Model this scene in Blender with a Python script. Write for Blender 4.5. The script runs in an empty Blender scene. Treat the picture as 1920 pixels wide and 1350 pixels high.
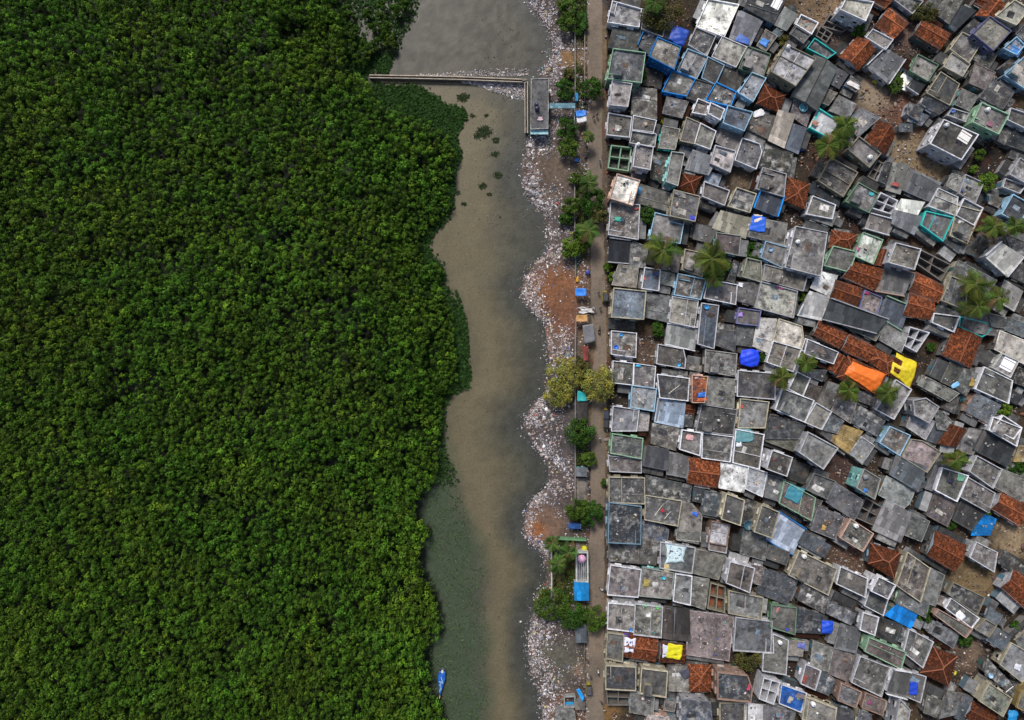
import bpy, math, random, re
import numpy as np
from mathutils import Vector
R = math.radians
random.seed(7); rng = np.random.default_rng(7)
sc = bpy.context.scene
COL = sc.collection
CAMH, S = 153.6, 0.12            # camera height, metres per photo pixel at ground level

def W(px, py, z=0.0):
    k = S*(CAMH-z)/CAMH
    return ((px-960)*k, (675-py)*k, z)

# ------------------------------------------------------------------ materials
def new_mat(name):
    m = bpy.data.materials.new(name); m.use_nodes = True
    nt = m.node_tree
    return m, nt, nt.nodes['Principled BSDF']
def N(nt, t, **kw):
    n = nt.nodes.new(t)
    for k, v in kw.items():
        if k[0] == '_': setattr(n, k[1:], v)
        else: n.inputs[k.replace('_', ' ')].default_value = v
    return n
def ramp(nt, fac, pts):
    r = nt.nodes.new('ShaderNodeValToRGB'); nt.links.new(fac, r.inputs[0])
    e = r.color_ramp.elements
    while len(e) < len(pts): e.new(0.5)
    for el, (p, c) in zip(e, pts):
        el.position = p; el.color = (c, c, c, 1) if not isinstance(c, tuple) else (*c, 1)
    return r.outputs[0]
def mixc(nt, fac, a, b, mode='MIX'):
    m = nt.nodes.new('ShaderNodeMix'); m.data_type = 'RGBA'; m.blend_type = mode
    for s, v in ((0, fac), (6, a), (7, b)):
        if hasattr(v, 'is_linked') or hasattr(v, 'links'): nt.links.new(v, m.inputs[s])
        elif isinstance(v, tuple): m.inputs[s].default_value = (*v, 1)
        else: m.inputs[s].default_value = v
    return m.outputs[2]
def obj_coords(nt, uv=False):
    tc = nt.nodes.new('ShaderNodeTexCoord'); oi = nt.nodes.new('ShaderNodeObjectInfo')
    a = nt.nodes.new('ShaderNodeVectorMath'); a.operation = 'MULTIPLY_ADD'
    cv = nt.nodes.new('ShaderNodeCombineXYZ')
    for i in range(3): nt.links.new(oi.outputs['Random'], cv.inputs[i])
    nt.links.new(cv.outputs[0], a.inputs[0]); a.inputs[1].default_value = (37, 91, 13)
    nt.links.new(tc.outputs['UV' if uv else 'Object'], a.inputs[2])
    return a.outputs[0], oi
def noise(nt, vec, scale, detail=4, rough=.55):
    n = N(nt, 'ShaderNodeTexNoise', Scale=scale, Detail=detail, Roughness=rough)
    nt.links.new(vec, n.inputs['Vector']); return n.outputs[0]
def bump(nt, b, h, strength=.3, dist=.05):
    bn = N(nt, 'ShaderNodeBump', Strength=strength, Distance=dist)
    nt.links.new(h, bn.inputs['Height']); nt.links.new(bn.outputs[0], b.inputs['Normal'])

def m_concrete():
    m, nt, b = new_mat('weathered_concrete')
    v, oi = obj_coords(nt)
    c = oi.outputs['Color']
    big = ramp(nt, noise(nt, v, .28, 3), [(.3, .55), (.7, 1.6)])
    c1 = mixc(nt, 1.0, c, big, 'MULTIPLY')
    c1 = mixc(nt, 1.0, c1, ramp(nt, noise(nt, v, 1.3, 8, .7), [(.3, .5), (.7, 1.55)]), 'MULTIPLY')
    # pale lime patches, dark mould, tan dirt
    rn = nt.nodes.new('ShaderNodeMath'); rn.operation = 'MULTIPLY'
    nt.links.new(ramp(nt, noise(nt, v, .6, 9, .72), [(.5, 0.), (.66, 1.)]), rn.inputs[0]); nt.links.new(ramp(nt, oi.outputs['Random'], [(.35, .08), (1., .85)]), rn.inputs[1])
    c2 = mixc(nt, rn.outputs[0], c1, (.46, .45, .42))
    v2 = N(nt, 'ShaderNodeVectorMath', _operation='ADD'); nt.links.new(v, v2.inputs[0]); v2.inputs[1].default_value = (11, 5, 3)
    c3 = mixc(nt, ramp(nt, noise(nt, v2.outputs[0], .45, 9, .72), [(.5, 0.), (.62, .8)]), c2, (.028, .028, .031))
    v3 = N(nt, 'ShaderNodeVectorMath', _operation='ADD'); nt.links.new(v, v3.inputs[0]); v3.inputs[1].default_value = (3, 17, 9)
    c4 = mixc(nt, ramp(nt, noise(nt, v3.outputs[0], .4, 5, .6), [(.52, 0.), (.7, .3)]), c3, (.16, .13, .095))
    c5 = mixc(nt, 1.0, c4, ramp(nt, noise(nt, v, 7, 7, .85), [(.28, .62), (.72, 1.4)]), 'MULTIPLY')
    nt.links.new(c5, b.inputs['Base Color']); b.inputs['Roughness'].default_value = .9
    b.inputs['Specular IOR Level'].default_value = .15
    bump(nt, b, noise(nt, v, 4, 8, .7), .5, .06)
    return m
def m_paint():
    m, nt, b = new_mat('old_wall_paint')
    v, oi = obj_coords(nt)
    c = mixc(nt, 1.0, oi.outputs['Color'], ramp(nt, noise(nt, v, .9, 6, .65), [(.3, .6), (.65, 1.1)]), 'MULTIPLY')
    c = mixc(nt, ramp(nt, noise(nt, v, 2.2, 8, .78), [(.5, 0.), (.68, .75)]), c, (.09, .085, .078))
    nt.links.new(c, b.inputs['Base Color']); b.inputs['Roughness'].default_value = .8
    b.inputs['Specular IOR Level'].default_value = .2
    return m
def m_tile():
    m, nt, b = new_mat('clay_tiles')
    v, oi = obj_coords(nt, True)
    tc = nt.nodes.new('ShaderNodeTexCoord')
    br = N(nt, 'ShaderNodeTexBrick', Scale=1.0, Mortar_Size=.02, Bias=0., Brick_Width=.3, Row_Height=.42)
    br.inputs['Color1'].default_value = (.35, .35, .35, 1); br.inputs['Color2'].default_value = (1.5, 1.5, 1.5, 1); br.inputs['Mortar'].default_value = (.12, .12, .12, 1)
    nt.links.new(tc.outputs['UV'], br.inputs['Vector'])
    c = mixc(nt, 1.0, oi.outputs['Color'], br.outputs[0], 'MULTIPLY')
    c = mixc(nt, 1.0, c, ramp(nt, noise(nt, v, 1.3, 7, .75), [(.3, .3), (.7, 1.6)]), 'MULTIPLY')
    c = mixc(nt, ramp(nt, noise(nt, v, 2.4, 8, .8), [(.49, 0.), (.58, .85)]), c, (.022, .013, .011))
    c = mixc(nt, ramp(nt, noise(nt, v, .35, 4), [(.48, 0.), (.62, .75)]), c, (.05, .022, .014))
    nt.links.new(c, b.inputs['Base Color']); b.inputs['Roughness'].default_value = .9
    b.inputs['Specular IOR Level'].default_value = .1
    bump(nt, b, br.outputs[1], -.6, .06)
    return m
def m_sheet():
    m, nt, b = new_mat('corrugated_sheet')
    v, oi = obj_coords(nt, True)
    tc = nt.nodes.new('ShaderNodeTexCoord')
    br = N(nt, 'ShaderNodeTexBrick', Scale=1.0, Mortar_Size=.015, Bias=-.1, Brick_Width=1.05, Row_Height=2.2)
    br.inputs['Color1'].default_value = (.66, .66, .66, 1); br.inputs['Color2'].default_value = (1.5, 1.5, 1.5, 1); br.inputs['Mortar'].default_value = (.3, .3, .3, 1)
    nt.links.new(tc.outputs['UV'], br.inputs['Vector'])
    w = N(nt, 'ShaderNodeTexWave', Scale=2.2, Distortion=0., _bands_direction='X'); nt.links.new(tc.outputs['UV'], w.inputs['Vector'])
    c = mixc(nt, 1.0, oi.outputs['Color'], br.outputs[0], 'MULTIPLY')
    c = mixc(nt, 1.0, c, ramp(nt, noise(nt, v, .8, 7, .7), [(.3, .6), (.7, 1.25)]), 'MULTIPLY')
    c = mixc(nt, ramp(nt, noise(nt, v, 1.7, 7, .7), [(.58, 0.), (.72, .5)]), c, (.06, .05, .045))
    c = mixc(nt, 1.0, c, ramp(nt, w.outputs[1], [(0., .86), (1., 1.08)]), 'MULTIPLY')
    nt.links.new(c, b.inputs['Base Color']); b.inputs['Roughness'].default_value = .75
    b.inputs['Specular IOR Level'].default_value = .2
    bump(nt, b, w.outputs[1], .5, .05)
    return m
def m_cloth():
    m, nt, b = new_mat('plastic_cloth')
    v, oi = obj_coords(nt)
    c = mixc(nt, 1.0, oi.outputs['Color'], ramp(nt, noise(nt, v, 1.5, 6, .6), [(.3, .75), (.7, 1.15)]), 'MULTIPLY')
    nt.links.new(c, b.inputs['Base Color']); b.inputs['Roughness'].default_value = .55
    bump(nt, b, noise(nt, v, 2.2, 4, .6), .6, .15)
    return m
def m_vcol(name, rough=.85, spec=.15, scale=0, lo=.7, hi=1.25, translucent=0):
    m, nt, b = new_mat(name)
    a = nt.nodes.new('ShaderNodeVertexColor'); a.layer_name = 'Col'
    c = a.outputs[0]
    if scale:
        tc = nt.nodes.new('ShaderNodeTexCoord')
        for sclx in (scale, scale*5):
            c = mixc(nt, 1.0, c, ramp(nt, noise(nt, tc.outputs['Object'], sclx, 8, .75), [(.3, lo), (.7, hi)]), 'MULTIPLY')
    nt.links.new(c, b.inputs['Base Color']); b.inputs['Roughness'].default_value = rough
    b.inputs['Specular IOR Level'].default_value = spec
    return m
def m_leaf():
    m, nt, b = new_mat('foliage')
    a = nt.nodes.new('ShaderNodeVertexColor'); a.layer_name = 'Col'
    oi = nt.nodes.new('ShaderNodeObjectInfo')
    c = mixc(nt, 1.0, a.outputs[0], oi.outputs['Color'], 'MULTIPLY')
    nt.links.new(c, b.inputs['Base Color']); b.inputs['Roughness'].default_value = .6
    b.inputs['Specular IOR Level'].default_value = .1
    tr = nt.nodes.new('ShaderNodeBsdfTranslucent'); nt.links.new(c, tr.inputs[0])
    mx = nt.nodes.new('ShaderNodeMixShader'); mx.inputs[0].default_value = .18
    nt.links.new(b.outputs[0], mx.inputs[1]); nt.links.new(tr.outputs[0], mx.inputs[2])
    nt.links.new(mx.outputs[0], nt.nodes['Material Output'].inputs[0])
    return m
def m_plain(name, col, rough=.6, metal=0.):
    m, nt, b = new_mat(name)
    v, oi = obj_coords(nt)
    c = mixc(nt, 1.0, col, ramp(nt, noise(nt, v, 3, 5), [(.3, .75), (.7, 1.2)]), 'MULTIPLY')
    nt.links.new(c, b.inputs['Base Color']); b.inputs['Roughness'].default_value = rough; b.inputs['Metallic'].default_value = metal
    return m
def m_objcol(name, rough=.5):
    m, nt, b = new_mat(name)
    v, oi = obj_coords(nt)
    c = mixc(nt, 1.0, oi.outputs['Color'], ramp(nt, noise(nt, v, 4, 4), [(.3, .8), (.7, 1.15)]), 'MULTIPLY')
    nt.links.new(c, b.inputs['Base Color']); b.inputs['Roughness'].default_value = rough
    return m
M = dict(conc=m_concrete(), paint=m_paint(), tile=m_tile(), sheet=m_sheet(), cloth=m_cloth(), leaf=m_leaf(),
         litter=m_vcol('litter_scraps', .7, .3), pane=m_plain('dark_pane', (.012, .014, .018), .25),
         bark=m_plain('bark', (.09, .065, .045), .9), wood=m_plain('wood', (.12, .075, .04), .8),
         rubber=m_plain('rubber', (.02, .02, .022), .7), gloss=m_objcol('vehicle_paint', .35), plastic=m_objcol('plastic', .45), clay=m_objcol('clay_ridge', .9),
         skin=m_plain('skin', (.16, .08, .05), .6))

# ------------------------------------------------------------------ object helpers
def link(name, verts, faces, mat, parent=None, color=None, uvs=None, vcol=None, smooth=False):
    me = bpy.data.meshes.new(name)
    me.from_pydata([tuple(v) for v in verts], [], faces)
    if uvs is not None:
        l = me.uv_layers.new(name='UVMap'); l.data.foreach_set('uv', np.asarray(uvs, dtype=np.float32).ravel())
    if vcol is not None:
        a = me.color_attributes.new('Col', 'FLOAT_COLOR', 'POINT')
        c = np.ones((len(verts), 4), np.float32); c[:, :3] = vcol; a.data.foreach_set('color', c.ravel())
    if smooth: me.polygons.foreach_set('use_smooth', [True]*len(me.polygons))
    for mm in (mat if isinstance(mat, (list, tuple)) else [mat]): me.materials.append(mm)
    me.update()
    o = bpy.data.objects.new(name, me); COL.objects.link(o)
    if color: o.color = (*color, 1)
    if parent: o.parent = parent
    return o
def np_mesh(name, V, F, mat, col=None):
    """V (n,3), F (m,k) fixed-size faces, col (n,3)"""
    me = bpy.data.meshes.new(name); k = F.shape[1]
    me.vertices.add(len(V)); me.vertices.foreach_set('co', V.astype(np.float32).ravel())
    me.loops.add(F.size); me.loops.foreach_set('vertex_index', F.astype(np.int32).ravel())
    me.polygons.add(len(F)); me.polygons.foreach_set('loop_start', np.arange(0, F.size, k, dtype=np.int32))
    me.polygons.foreach_set('loop_total', np.full(len(F), k, np.int32))
    if col is not None:
        a = me.color_attributes.new('Col', 'FLOAT_COLOR', 'POINT')
        c = np.ones((len(V), 4), np.float32); c[:, :3] = col; a.data.foreach_set('color', c.ravel())
    me.materials.append(mat); me.update(calc_edges=True); me.validate()
    o = bpy.data.objects.new(name, me); COL.objects.link(o); return o
def empty(name, loc):
    o = bpy.data.objects.new(name, None); o.location = loc; o.empty_display_size = .3; COL.objects.link(o); return o
def tag(o, label=None, cat=None, group=None, kind=None):
    if label: o['label'] = label
    if cat: o['category'] = cat
    if group: o['group'] = group
    if kind: o['kind'] = kind
    return o

class MB:
    def __init__(s): s.v, s.f, s.mi = [], [], []
    def add(s, v, f, mi=0):
        n = len(s.v); s.v += [tuple(x) for x in v]; s.f += [tuple(i+n for i in q) for q in f]; s.mi += [mi]*len(f)
    def prism(s, poly, z0, z1, mi=0, top=None):
        n = len(poly); top = top or poly
        s.add([(x, y, z0) for x, y in poly]+[(x, y, z1) for x, y in top],
              [tuple(range(n-1, -1, -1)), tuple(range(n, 2*n))]+[(i, (i+1) % n, n+(i+1) % n, n+i) for i in range(n)], mi)
    def ring(s, po, pi, z0, z1, mi=0):
        n = len(po)
        v = [(x, y, z0) for x, y in po]+[(x, y, z1) for x, y in po]+[(x, y, z1) for x, y in pi]+[(x, y, z0) for x, y in pi]
        f = []
        for i in range(n):
            j = (i+1) % n
            for k in range(4):
                a, b = k*n, ((k+1) % 4)*n
                f.append((a+i, a+j, b+j, b+i))
        s.add(v, f, mi)
    def box(s, c, d, rz=0, mi=0, tilt=0):
        cx, cy, cz = c; ca, sa = math.cos(rz), math.sin(rz)
        p = []
        for dz in (-.5, .5):
            for dx, dy in ((-.5, -.5), (.5, -.5), (.5, .5), (-.5, .5)):
                x, y = dx*d[0], dy*d[1]
                p.append((cx+x*ca-y*sa, cy+x*sa+y*ca, cz+dz*d[2]+tilt*dx))
        s.add(p, [(3, 2, 1, 0), (4, 5, 6, 7), (0, 1, 5, 4), (1, 2, 6, 5), (2, 3, 7, 6), (3, 0, 4, 7)], mi)
    def tube(s, p, q, r, n=8, r2=None, mi=0):
        p, q = Vector(p), Vector(q); d = (q-p).normalized()
        a = d.orthogonal().normalized(); b = d.cross(a); r2 = r if r2 is None else r2
        v = [p+(a*math.cos(t)+b*math.sin(t))*r for t in np.linspace(0, 2*math.pi, n, endpoint=False)]
        v += [q+(a*math.cos(t)+b*math.sin(t))*r2 for t in np.linspace(0, 2*math.pi, n, endpoint=False)]
        s.add(v, [tuple(range(n-1, -1, -1)), tuple(range(n, 2*n))]+[(i, (i+1) % n, n+(i+1) % n, n+i) for i in range(n)], mi)
    def lathe(s, c, prof, n=16, mi=0):
        v, f = [], []
        for r, z in prof:
            v += [(c[0]+r*math.cos(2*math.pi*i/n), c[1]+r*math.sin(2*math.pi*i/n), c[2]+z) for i in range(n)]
        for k in range(len(prof)-1):
            f += [(k*n+i, k*n+(i+1) % n, (k+1)*n+(i+1) % n, (k+1)*n+i) for i in range(n)]
        f.append(tuple(range((len(prof)-1)*n, len(prof)*n)))
        s.add(v, f, mi)
    def build(s, name, mat, parent=None, color=None, smooth=False):
        o = link(name, s.v, s.f, mat, parent, color, smooth=smooth)
        if any(s.mi): o.data.polygons.foreach_set('material_index', s.mi)
        return o
def inset(poly, d):
    n = len(poly); out = []
    for i in range(n):
        p0, p1, p2 = Vector(poly[i-1]), Vector(poly[i]), Vector(poly[(i+1) % n])
        e1, e2 = (p1-p0).normalized(), (p2-p1).normalized()
        n1, n2 = Vector((-e1.y, e1.x)), Vector((-e2.y, e2.x))
        m = n1+n2; k = max(m.dot(m)/2, .35)
        q = p1+m*(d/k); out.append((q.x, q.y))
    return out
def area(p): return .5*sum(p[i-1][0]*p[i][1]-p[i][0]*p[i-1][1] for i in range(len(p)))
def inpoly(poly, X, Y):
    X = np.asarray(X, float); Y = np.asarray(Y, float); r = np.zeros(X.shape, bool); j = len(poly)-1
    for i in range(len(poly)):
        (xi, yi), (xj, yj) = poly[i], poly[j]
        c = (yi > Y) != (yj > Y)
        r ^= c & (X < (xj-xi)*(Y-yi)/((yj-yi) if yj != yi else 1e-9)+xi); j = i
    return r
def vnoise(X, Y, scale, seed=0):
    """smooth value noise in numpy"""
    g = np.random.default_rng(seed).random((256, 256))
    x, y = np.asarray(X)/scale, np.asarray(Y)/scale
    xi, yi = np.floor(x).astype(int), np.floor(y).astype(int); fx, fy = x-xi, y-yi
    fx, fy = fx*fx*(3-2*fx), fy*fy*(3-2*fy)
    G = lambda a, b: g[a % 256, b % 256]
    return (G(xi, yi)*(1-fx)+G(xi+1, yi)*fx)*(1-fy)+(G(xi, yi+1)*(1-fx)+G(xi+1, yi+1)*fx)*fy
def fbm(X, Y, scale, seed=0, oct=4):
    return sum(vnoise(X, Y, scale/2**k, seed+k)*.5**k for k in range(oct))/sum(.5**k for k in range(oct))

# ------------------------------------------------------------------ setting: terrain, water
BANK = [(-80, 985), (0, 990), (20, 1000), (40, 1018), (55, 1030), (80, 1035), (105, 1033), (128, 1018), (145, 1008), (200, 1003), (250, 1000), (280, 986), (310, 975), (340, 978), (360, 986), (380, 1000), (400, 1018),
        (430, 1026), (460, 1030), (478, 1020), (492, 1004), (520, 985), (545, 976), (570, 985), (590, 1000), (605, 1022), (660, 1028), (690, 1030), (715, 1027), (742, 1018), (758, 1000),
        (785, 985), (805, 984), (825, 994), (850, 1013), (868, 1027), (900, 1030), (918, 1020), (930, 1003), (955, 988), (985, 983), (1005, 986), (1022, 997), (1042, 1017), (1065, 1023), (1092, 1026), (1106, 1012), (1122, 1003),
        (1150, 1000), (1180, 992), (1212, 989), (1255, 993), (1285, 1004), (1312, 1015), (1350, 1017), (1430, 1015)]
def bank(py): return np.interp(py, [a for a, b in BANK], [b for a, b in BANK])
FOREST = [(-160, -160), (640, -160), (628, 20), (640, 60), (650, 110), (690, 150), (690, 190), (760, 215), (800, 235), (835, 250), (850, 275), (853, 310), (848, 350), (842, 395), (815, 420), (795, 445), (790, 470),
          (800, 490), (828, 505), (825, 540), (838, 570), (850, 610), (858, 660), (860, 705), (838, 735), (826, 760), (828, 800), (825, 850), (820, 885), (805, 910), (783, 940), (775, 975), (800, 990), (803, 1005), (785, 1020), (792, 1070),
          (812, 1110), (822, 1150), (824, 1188), (800, 1200), (798, 1240), (803, 1290), (824, 1320), (832, 1360), (832, 1500), (-160, 1500)]
WEED = [(510, -60), (800, -60), (788, 10), (775, 40), (758, 70), (742, 105), (728, 135), (690, 136), (690, 158), (770, 160), (800, 168), (822, 182), (835, 196), (872, 204), (878, 216), (868, 235), (858, 250), (862, 275), (868, 292), (855, 320), (853, 392), (835, 418),
        (815, 435), (805, 462), (815, 482), (834, 500), (838, 520), (833, 540), (858, 545), (868, 570), (878, 610), (881, 660), (885, 705), (880, 724), (845, 742), (838, 770), (840, 850), (860, 898), (868, 935), (880, 965), (900, 1010), (915, 1050),
        (918, 1100), (912, 1150), (922, 1200), (916, 1260), (926, 1300), (918, 1360), (760, 1360), (700, 1000), (760, 700), (700, 300), (600, 200), (500, 60)]
FX = {}
def weed_right(py):
    q = WEED[1:WEED.index((918, 1360))+1]; ys = [p[1] for p in q]; xs = [p[0] for p in q]
    return np.interp(py, ys, xs)

def ground_h(PX, PY):
    d = (PX-bank(PY))*S
    h = np.interp(d, [-5, -1.6, -.3, 1.5, 4.5, 8, 11], [-1.1, -1.0, -.62, .02, .35, .12, 0])
    nz = (fbm(PX, PY, 30, 5)-.5)*.9*np.clip(1-abs(d-3.5)/4.5, 0, 1)
    h = h+nz
    h = np.where(PX > 1072, np.clip(h*np.clip((1084-PX)/12, 0, 1), -.05, .4), h)
    return h
def build_ground():
    xs = np.concatenate([np.linspace(-5200, -300, 14), np.arange(-250, 940, 40), np.arange(945, 1110, 5), np.arange(1112, 2000, 8), np.linspace(2050, 6500, 14)])
    ys = np.concatenate([np.linspace(-5000, -200, 14), np.arange(-160, 1520, 6), np.linspace(1560, 6000, 14)])
    PX, PY = np.meshgrid(xs, ys)
    H = ground_h(PX, np.clip(PY, -80, 1430))
    V = np.stack([(PX-960)*S, (675-PY)*S, H], -1).reshape(-1, 3)
    nx = len(xs); I = np.arange(len(ys)*nx).reshape(len(ys), nx)
    F = np.stack([I[1:, :-1], I[1:, 1:], I[:-1, 1:], I[:-1, :-1]], -1).reshape(-1, 4)
    n1, n2, n3 = fbm(PX, PY, 90, 1), fbm(PX, PY, 25, 2), fbm(PX, PY, 50, 3)
    c = np.zeros(PX.shape+(3,))
    c[:] = (.075, .058, .043)
    mix = lambda c, col, t: c*(1-t[..., None])+np.array(col)*t[..., None]
    c = mix(c, (.12, .085, .05), np.clip((n1-.5)*5, 0, 1))
    c = mix(c, (.045, .038, .034), np.clip((n3-.52)*6, 0, 1))
    c = mix(c, (.09, .045, .03), np.clip((n2-.58)*6, 0, .8))
    c = np.where((PX > 1138)[..., None], c*.42, c); bk = ((PX < 1082)).astype(float)  # town ground darkened, the shade of the alleys put into its colour
    c = mix(c, (.07, .056, .05), bk)
    for (x, y, r, col) in [(1045, 545, 42, (.15, .068, .035)), (1050, 605, 30, (.13, .06, .035)), (1030, 320, 40, (.1, .075, .055)), (1065, 110, 16, (.17, .1, .045)), (1020, 985, 30, (.13, .08, .055)), (1003, 995, 16, (.17, .07, .03)),
                           (1055, 815, 40, (.06, .052, .052)), (1040, 1240, 40, (.07, .065, .05)), (1065, 1335, 30, (.12, .06, .03)), (1090, 1260, 14, (.13, .09, .06)), (1035, 650, 25, (.11, .075, .06)), (1060, 1070, 25, (.085, .055, .02)),
                           (1145, 1335, 16, (.13, .075, .03)), (1540, 20, 40, (.16, .11, .065)), (1690, 225, 45, (.12, .06, .04)), (1700, 290, 40, (.16, .12, .075)), (1750, 320, 40, (.16, .115, .065)), (1640, 175, 30, (.17, .13, .09)),
                           (1820, 455, 25, (.12, .085, .05)), (1895, 1010, 32, (.19, .14, .085)), (1825, 1085, 40, (.12, .085, .045)), (1810, 1225, 30, (.1, .07, .05)), (1590, 1050, 28, (.09, .055, .04)), (1590, 885, 30, (.06, .035, .03)), (1385, 340, 22, (.1, .075, .05)), (1210, 660, 25, (.07, .048, .035)),
                           (1700, 60, 30, (.1, .065, .055)), (1580, 65, 22, (.08, .06, .05))]:
        t = np.clip(1.9-np.hypot(PX-x, PY-y)/r*1.2, 0, 1)*np.clip(.4+n2*1.1, 0, 1); c = mix(c, col, t)
    c *= (.75+.5*n2)[..., None]
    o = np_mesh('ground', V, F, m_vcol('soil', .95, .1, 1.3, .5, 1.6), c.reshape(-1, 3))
    tag(o, kind='structure')
build_ground()

def build_water():
    xs = np.concatenate([[-5200, -2000, -600], np.arange(-200, 1127, 6)])
    ys = np.concatenate([[-5000, -2000, -600], np.arange(-160, 1521, 6), [2000, 3000, 6000]])
    PX, PY = np.meshgrid(xs, ys)
    V = np.stack([(PX-960)*S, (675-PY)*S, np.full(PX.shape, -.5)], -1).reshape(-1, 3)
    nx = len(xs); I = np.arange(len(ys)*nx).reshape(len(ys), nx)
    F = np.stack([I[1:, :-1], I[1:, 1:], I[:-1, 1:], I[:-1, :-1]], -1).reshape(-1, 4)
    yc = np.clip(PY, -60, 1360); b = bank(yc); wr = weed_right(yc)
    wob = (fbm(PX, PY, 60, 21)-.5)*34+(fbm(PX, PY, 14, 31)-.5)*12
    t = (PX+wob-wr)/(b-wr)
    silt = np.clip(1.25-abs(t-.22)/.42, 0, 1)*np.clip((PY-120)/80, .0, 1)
    silt *= np.where(PY < 480, np.clip(1.1-(PX+wob-905)/70, .1, 1), 1)
    silt[(PY < 480) & (PY > 150) & (t < .3) & (t > -.12)] = 1
    c = np.zeros(PX.shape+(3,)); c[:] = (.056, .054, .04)
    c = c*(1-silt[..., None])+np.array((.108, .091, .054))*silt[..., None]
    top = np.clip((150-PY)/30, 0, 1); c = c*(1-top[..., None])+np.array((.052, .048, .037))*top[..., None]
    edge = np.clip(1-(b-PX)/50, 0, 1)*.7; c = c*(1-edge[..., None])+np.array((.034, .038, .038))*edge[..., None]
    wd = np.clip((wr-PX+wob*1.6+10)/48, 0, 1)*np.clip((PY-700)/150, 0, 1); c = c*(1-wd[..., None])+np.array((.046, .06, .036))*wd[..., None]
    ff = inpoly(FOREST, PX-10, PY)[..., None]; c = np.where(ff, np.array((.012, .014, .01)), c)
    c *= (.9+.2*fbm(PX, PY, 40, 41))[..., None]; c *= (1+(.25+.6*top+.5*(1-silt)*(t > 0))*(fbm(PX, PY, 9, 45, 2)-.5)*.9)[..., None]
    m, nt, bs = new_mat('murky_water')
    a = nt.nodes.new('ShaderNodeVertexColor'); a.layer_name = 'Col'
    tc = nt.nodes.new('ShaderNodeTexCoord')
    cc = mixc(nt, 1.0, a.outputs[0], ramp(nt, noise(nt, tc.outputs['Object'], 2.2, 10, .85), [(.3, .6), (.7, 1.4)]), 'MULTIPLY')
    nt.links.new(cc, bs.inputs['Base Color']); bs.inputs['Roughness'].default_value = .4; bs.inputs['IOR'].default_value = 1.33; bs.inputs['Specular IOR Level'].default_value = .3
    bump(nt, bs, noise(nt, tc.outputs['Object'], 1.4, 5), .12, .05)
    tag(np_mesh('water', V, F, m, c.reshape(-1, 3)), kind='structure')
build_water()

def strip(name, pts, z, mat_, kind='structure', color=None):
    """road-like sheet: pts = [(py, px_left, px_right)]"""
    v, f = [], []
    for i, (py, a, b) in enumerate(pts):
        for px in (a, b): v.append(((px-960)*S, (675-py)*S, z))
        if i: f.append((2*i-2, 2*i, 2*i+1, 2*i-1))
    return tag(link(name, v, f, mat_, color=color), kind=kind)
def m_road():
    m, nt, b = new_mat('dusty_road')
    tc = nt.nodes.new('ShaderNodeTexCoord'); v = tc.outputs['Object']
    c = mixc(nt, ramp(nt, noise(nt, v, .12, 4), [(.4, 0.), (.62, 1.)]), (.165, .126, .092), (.115, .09, .068))
    c = mixc(nt, 1.0, c, ramp(nt, noise(nt, v, 1.5, 8, .75), [(.3, .7), (.7, 1.25)]), 'MULTIPLY')
    c = mixc(nt, ramp(nt, noise(nt, v, .35, 6, .7), [(.56, 0.), (.68, .65)]), c, (.06, .046, .032))
    nt.links.new(c, b.inputs['Base Color']); b.inputs['Roughness'].default_value = .9; bump(nt, b, noise(nt, v, 5, 6), .3, .03)
    return m
def jit(a): return a+random.uniform(-1.2, 1.2)
rp = []
for py in range(-160, 1520, 8):
    l = np.interp(py, [0, 200, 230, 330, 420, 590, 640, 700, 1000, 1130, 1200, 1350], [1101, 1103, 1098, 1101, 1108, 1108, 1117, 1110, 1106, 1104, 1100, 1098])
    r = np.interp(py, [0, 300, 600, 700, 1000, 1350], [1129, 1129, 1136, 1137, 1133, 1132]); rp.append((py, jit(l), jit(r)))
strip('road', rp, .012, m_road())
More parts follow.
